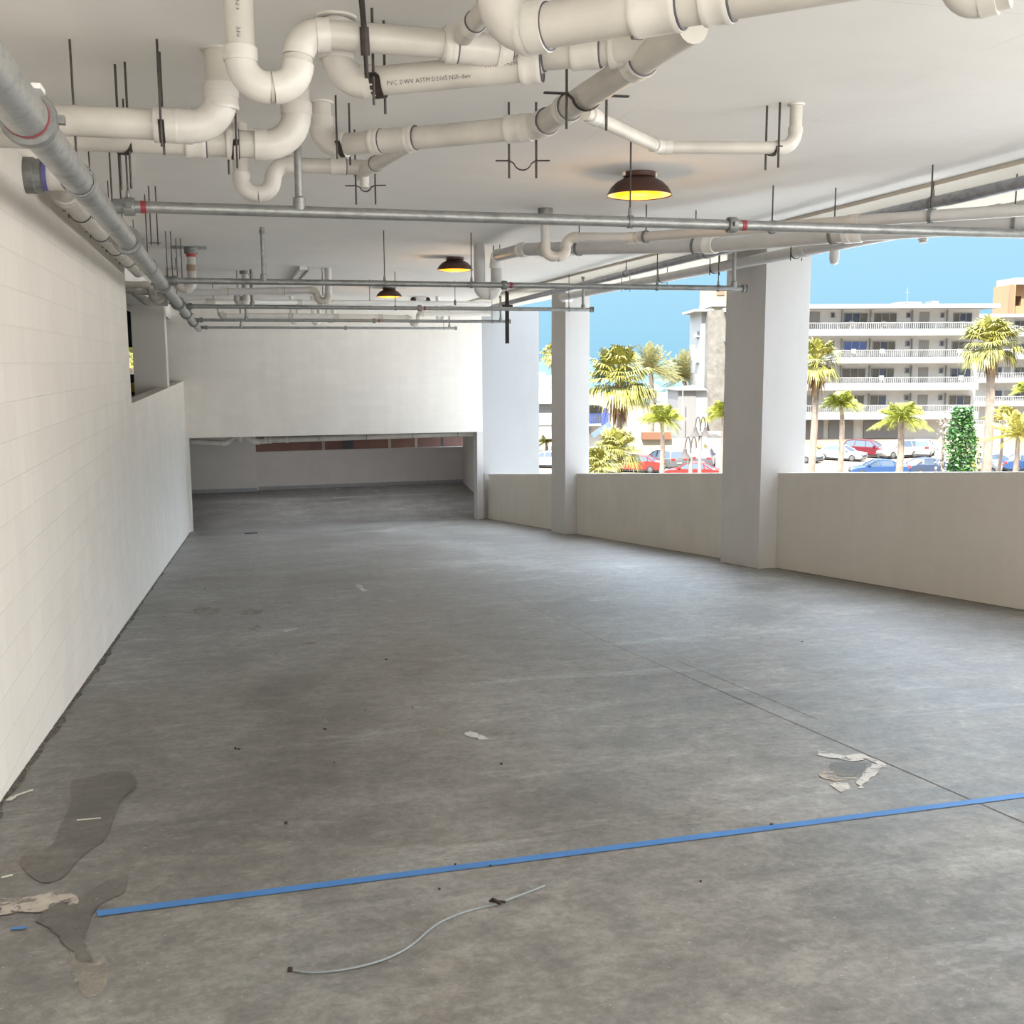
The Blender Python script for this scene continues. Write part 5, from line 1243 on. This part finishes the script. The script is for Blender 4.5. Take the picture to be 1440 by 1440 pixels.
# ---------------- cars
M_TYRE = mat('tyre', (.02,.02,.022), .8); M_HUB = ext('alloy hub', (.45,.45,.46), metal=.4, rough=.4); M_CGL = mat('car glass', (.05,.07,.10), .12, spec=.8)
M_HEADL = ext('headlamp', (.8,.8,.8), rough=.2); M_TAILL = mat('tail lamp', (.4,.02,.015), .3); M_PLATE = ext('plate', (.75,.75,.72)); M_TRIM = mat('car lower trim', (.03,.03,.035), .6)
PAINT = {}
def paint(name, c):
    if name not in PAINT: PAINT[name] = mat('car paint '+name, c, .25, spec=.6)
    return PAINT[name]
def car(label, px, D, heading, col, kind='sedan'):
    """heading 0 = nose to the right of the view, 90 = nose away"""
    p = at(px, D); rz = -YAW + R(heading); root = thing('car', label, 'car', p, 'cars in the car park', rz)
    m = paint(*col); L, Wd = (4.6, 1.82) if kind == 'sedan' else (4.7, 1.9)
    if kind == 'sedan':
        body = [(-2.3,.35),(-2.3,.82),(-2.15,.98),(-1.5,1.02),(-.2,1.0),(.85,.96),(1.75,.86),(2.2,.72),(2.3,.5),(2.25,.28),(-2.2,.28)]
        cab = [(-1.75,1.0),(-1.0,1.40),(-.2,1.46),(.35,1.40),(1.15,.95)]
    else:
        body = [(-2.3,.4),(-2.32,.9),(-2.22,1.12),(-1.2,1.12),(0,1.1),(.95,1.08),(1.9,.98),(2.28,.8),(2.35,.5),(2.25,.32),(-2.2,.32)]
        cab = [(-2.2,1.1),(-1.95,1.62),(-1.2,1.72),(.1,1.70),(.5,1.58),(1.25,1.06)]
    mb = MB(); n = len(body); ys = [-Wd/2, -Wd/2*.93, Wd/2*.93, Wd/2]; rings = []
    prof = [(-1.0,.0),(-.96,1),(.96,1),(1.0,.0)]
    for f_, full in ((-1,0),(-.94,1),(.94,1),(1,0)):
        rings.append([(x*(1 if full else .985), f_*Wd/2, z if full else (z-.03 if z > .6 else z+.02)) for x, z in body])
    vs = [v for r_ in rings for v in r_]; fs = [tuple(range(n)), tuple(range(3*n, 4*n))]
    for k in range(3):
        for i in range(n): fs.append((k*n+i, k*n+(i+1)%n, (k+1)*n+(i+1)%n, (k+1)*n+i))
    mb.add(vs, fs); bo = mb.build('body', m, root, local=True, ang=30)
    # cabin: glass block with painted roof and pillars
    k = len(cab); g = MB(); a = [(x, -Wd/2*(.93 if z < 1.15 else .74), z) for x, z in cab]; b_ = [(x, -y, z) for x, y, z in a]
    g.add(a+b_, [tuple(range(k)), tuple(range(2*k-1,k-1,-1))]+[(i,(i+1)%k,k+(i+1)%k,k+i) for i in range(k)]); g.build('glass', M_CGL, root, local=True, ang=20)
    r_ = MB(); top = [(x,z) for x,z in cab[1:-1]]
    for i in range(len(top)-1):
        (x0,z0),(x1,z1) = top[i], top[i+1]; y = Wd/2*.75; r_.hexa([(x0,-y,z0-.03),(x1,-y,z1-.03),(x1,y,z1-.03),(x0,y,z0-.03),(x0,-y,z0+.025),(x1,-y,z1+.025),(x1,y,z1+.025),(x0,y,z0+.025)])
    r_.build('roof', m, root, local=True, ang=20)
    for s in (-1,1):
        for (x0,z0),(x1,z1) in ((cab[0],cab[1]),(cab[-1],cab[-2]),((0.0,1.05),(-.05,cab[2][1])),((-1.15,1.05),(-1.05,cab[1][1]))):
            MB().bar((x0,s*Wd/2*.925,z0),(x1,s*Wd/2*.75,z1),.08,.07).build('window_pillar', m, root, local=True)
        for x in (-1.4, 1.42):
            r = .33 if kind == 'sedan' else .37
            w_ = MB().lathe([(0,-.11),(r*.9,-.11),(r,-.07),(r,.07),(r*.9,.11),(0,.11)], (x,s*(Wd/2-.08),r), 18, (0,1,0)).build('wheel', M_TYRE, root, local=True)
            MB().lathe([(0,.0),(r*.62,.0),(r*.58,.02),(0,.03)], (x,s*(Wd/2+.035),r), 14, (0,s,0)).build('hub', M_HUB, w_, local=True)
        zf = .66 if kind == 'sedan' else .84
        MB().box((2.0,s*.62-.2,zf-.02),(2.29,s*.62+.2,zf+.13)).build('headlamp', M_HEADL, root, local=True)
        MB().box((-2.335,s*.66-.2,zf+.1),(-2.1,s*.66+.2,zf+.28)).build('tail_lamp', M_TAILL, root, local=True)
        MB().box((.75,s*(Wd/2+.02)-.09,1.0 if kind == 'sedan' else 1.1),(.95,s*(Wd/2+.02)+.09,1.14 if kind == 'sedan' else 1.25)).build('wing_mirror', m, root, local=True)
    MB().box((2.2,-.5,.42),(2.345,.5,.6)).build('grille', M_TRIM, root, local=True); MB().box((-2.35,-.26,.62),(-2.28,.26,.76)).build('number_plate', M_PLATE, root, local=True)
    MB().box((-2.2,-Wd/2+.06,.16),(2.2,Wd/2-.06,.34)).build('lower_trim', M_TRIM, root, local=True)
    return root
WHT = ('white', (.30,.30,.295)); SIL = ('silver', (.17,.175,.185)); MAR = ('maroon', (.10,.012,.018)); CRM = ('cream', (.30,.28,.24)); BLU = ('blue', (.02,.055,.15)); NAV = ('navy', (.03,.045,.085)); RED = ('red', (.20,.018,.015)); GRY = ('grey', (.09,.092,.095)); CHA = ('charcoal', (.06,.065,.08))
def Dg(y): return onZ(1200, y, LOT).dot(W)
car('silver car half hidden by the nearest pillar, nose toward the viewer', 1124, Dg(649), -48, SIL)
car('white sedan angled toward the viewer beside the yellow-green bush', 1184, Dg(647), -38, WHT)
car('maroon sport utility car parked beside the white sedan', 1222, Dg(643), -35, MAR, 'suv')
car('cream van-like car behind the wide yellow-green queen palm', 1263, Dg(644), 205, CRM, 'suv')
car('white hatchback with its tail to the viewer right of the cream car', 1299, Dg(642), 62, WHT, 'suv')
car('blue car nearest the parapet left of the wide queen palm', 1238, Dg(671), 170, BLU)
car('dark navy car behind the parapet at the foot of the ivy stump', 1311, Dg(669), 10, NAV)
car('white car right of the ivy stump, low behind the parapet', 1368, Dg(668), 185, WHT)
car('white car with blue-tinted glass between the palm trunks at right', 1402, Dg(662), 5, WHT)
car('blue car cut by the right edge of the view', 1450, Dg(664), 0, BLU)
car('red car under the low bushy fan palm', 896, Dg(662), 160, RED)
car('grey hatchback with its tail to the viewer behind the slim palm trunk', 934, Dg(658), 118, GRY, 'suv')
car('charcoal sport utility car with its tail to the viewer behind the lamp posts', 990, Dg(656), 75, CHA, 'suv')
car('white car beside the charcoal one behind the lower street lamp', 968, Dg(652), 80, WHT)
car('red roofed car low behind the parapet at the lamp posts', 974, Dg(674), 160, RED)
car('white car in the narrow gap left of the farther pillar', 769, Dg(655), 165, WHT)

# ---------------- through the slot past the left wall
M_NAVY = mat('navy grey beam', (.05,.055,.075), .6); M_NAVYB = mat('navy barrier', (.02,.035,.09), .5); M_YEL = mat('dull yellow', (.28,.20,.03), .6)
m = MB(); m.box((-8, 33, .46), (-1.95, 33.5, CZ)); m.box((-8,32.9,.75),(-1.95,33,.85)); m.box((-8,32.9,1.02),(-1.95,33,1.08)); struct(m.build('trim_8', M_NAVY, smooth=False))
m = MB(); m.box((-6, 34, -3.5), (-1.95, 34.3, -.33)); tag(m.build('barrier', M_NAVYB, smooth=False), 'navy barrier seen low through the slot past the left wall', 'barrier')
q = onY(189, 548, 27.5); root = thing('bollard', 'dull yellow bollard seen low through the slot past the left wall', 'bollard', (q.x, q.y, -3.5))
MB().tube([(q.x,q.y,-3.5),(q.x,q.y,q.z+.1)], .11, 12).lathe([(.11,0),(.08,.05),(0,.08)], (q.x,q.y,q.z+.1), 12).build('post', M_YEL, root); MB().lathe([(.112,0),(.118,.0),(.118,.07),(.112,.07)], (q.x,q.y,q.z-.12), 12).build('dark_band', M_BLK, root)
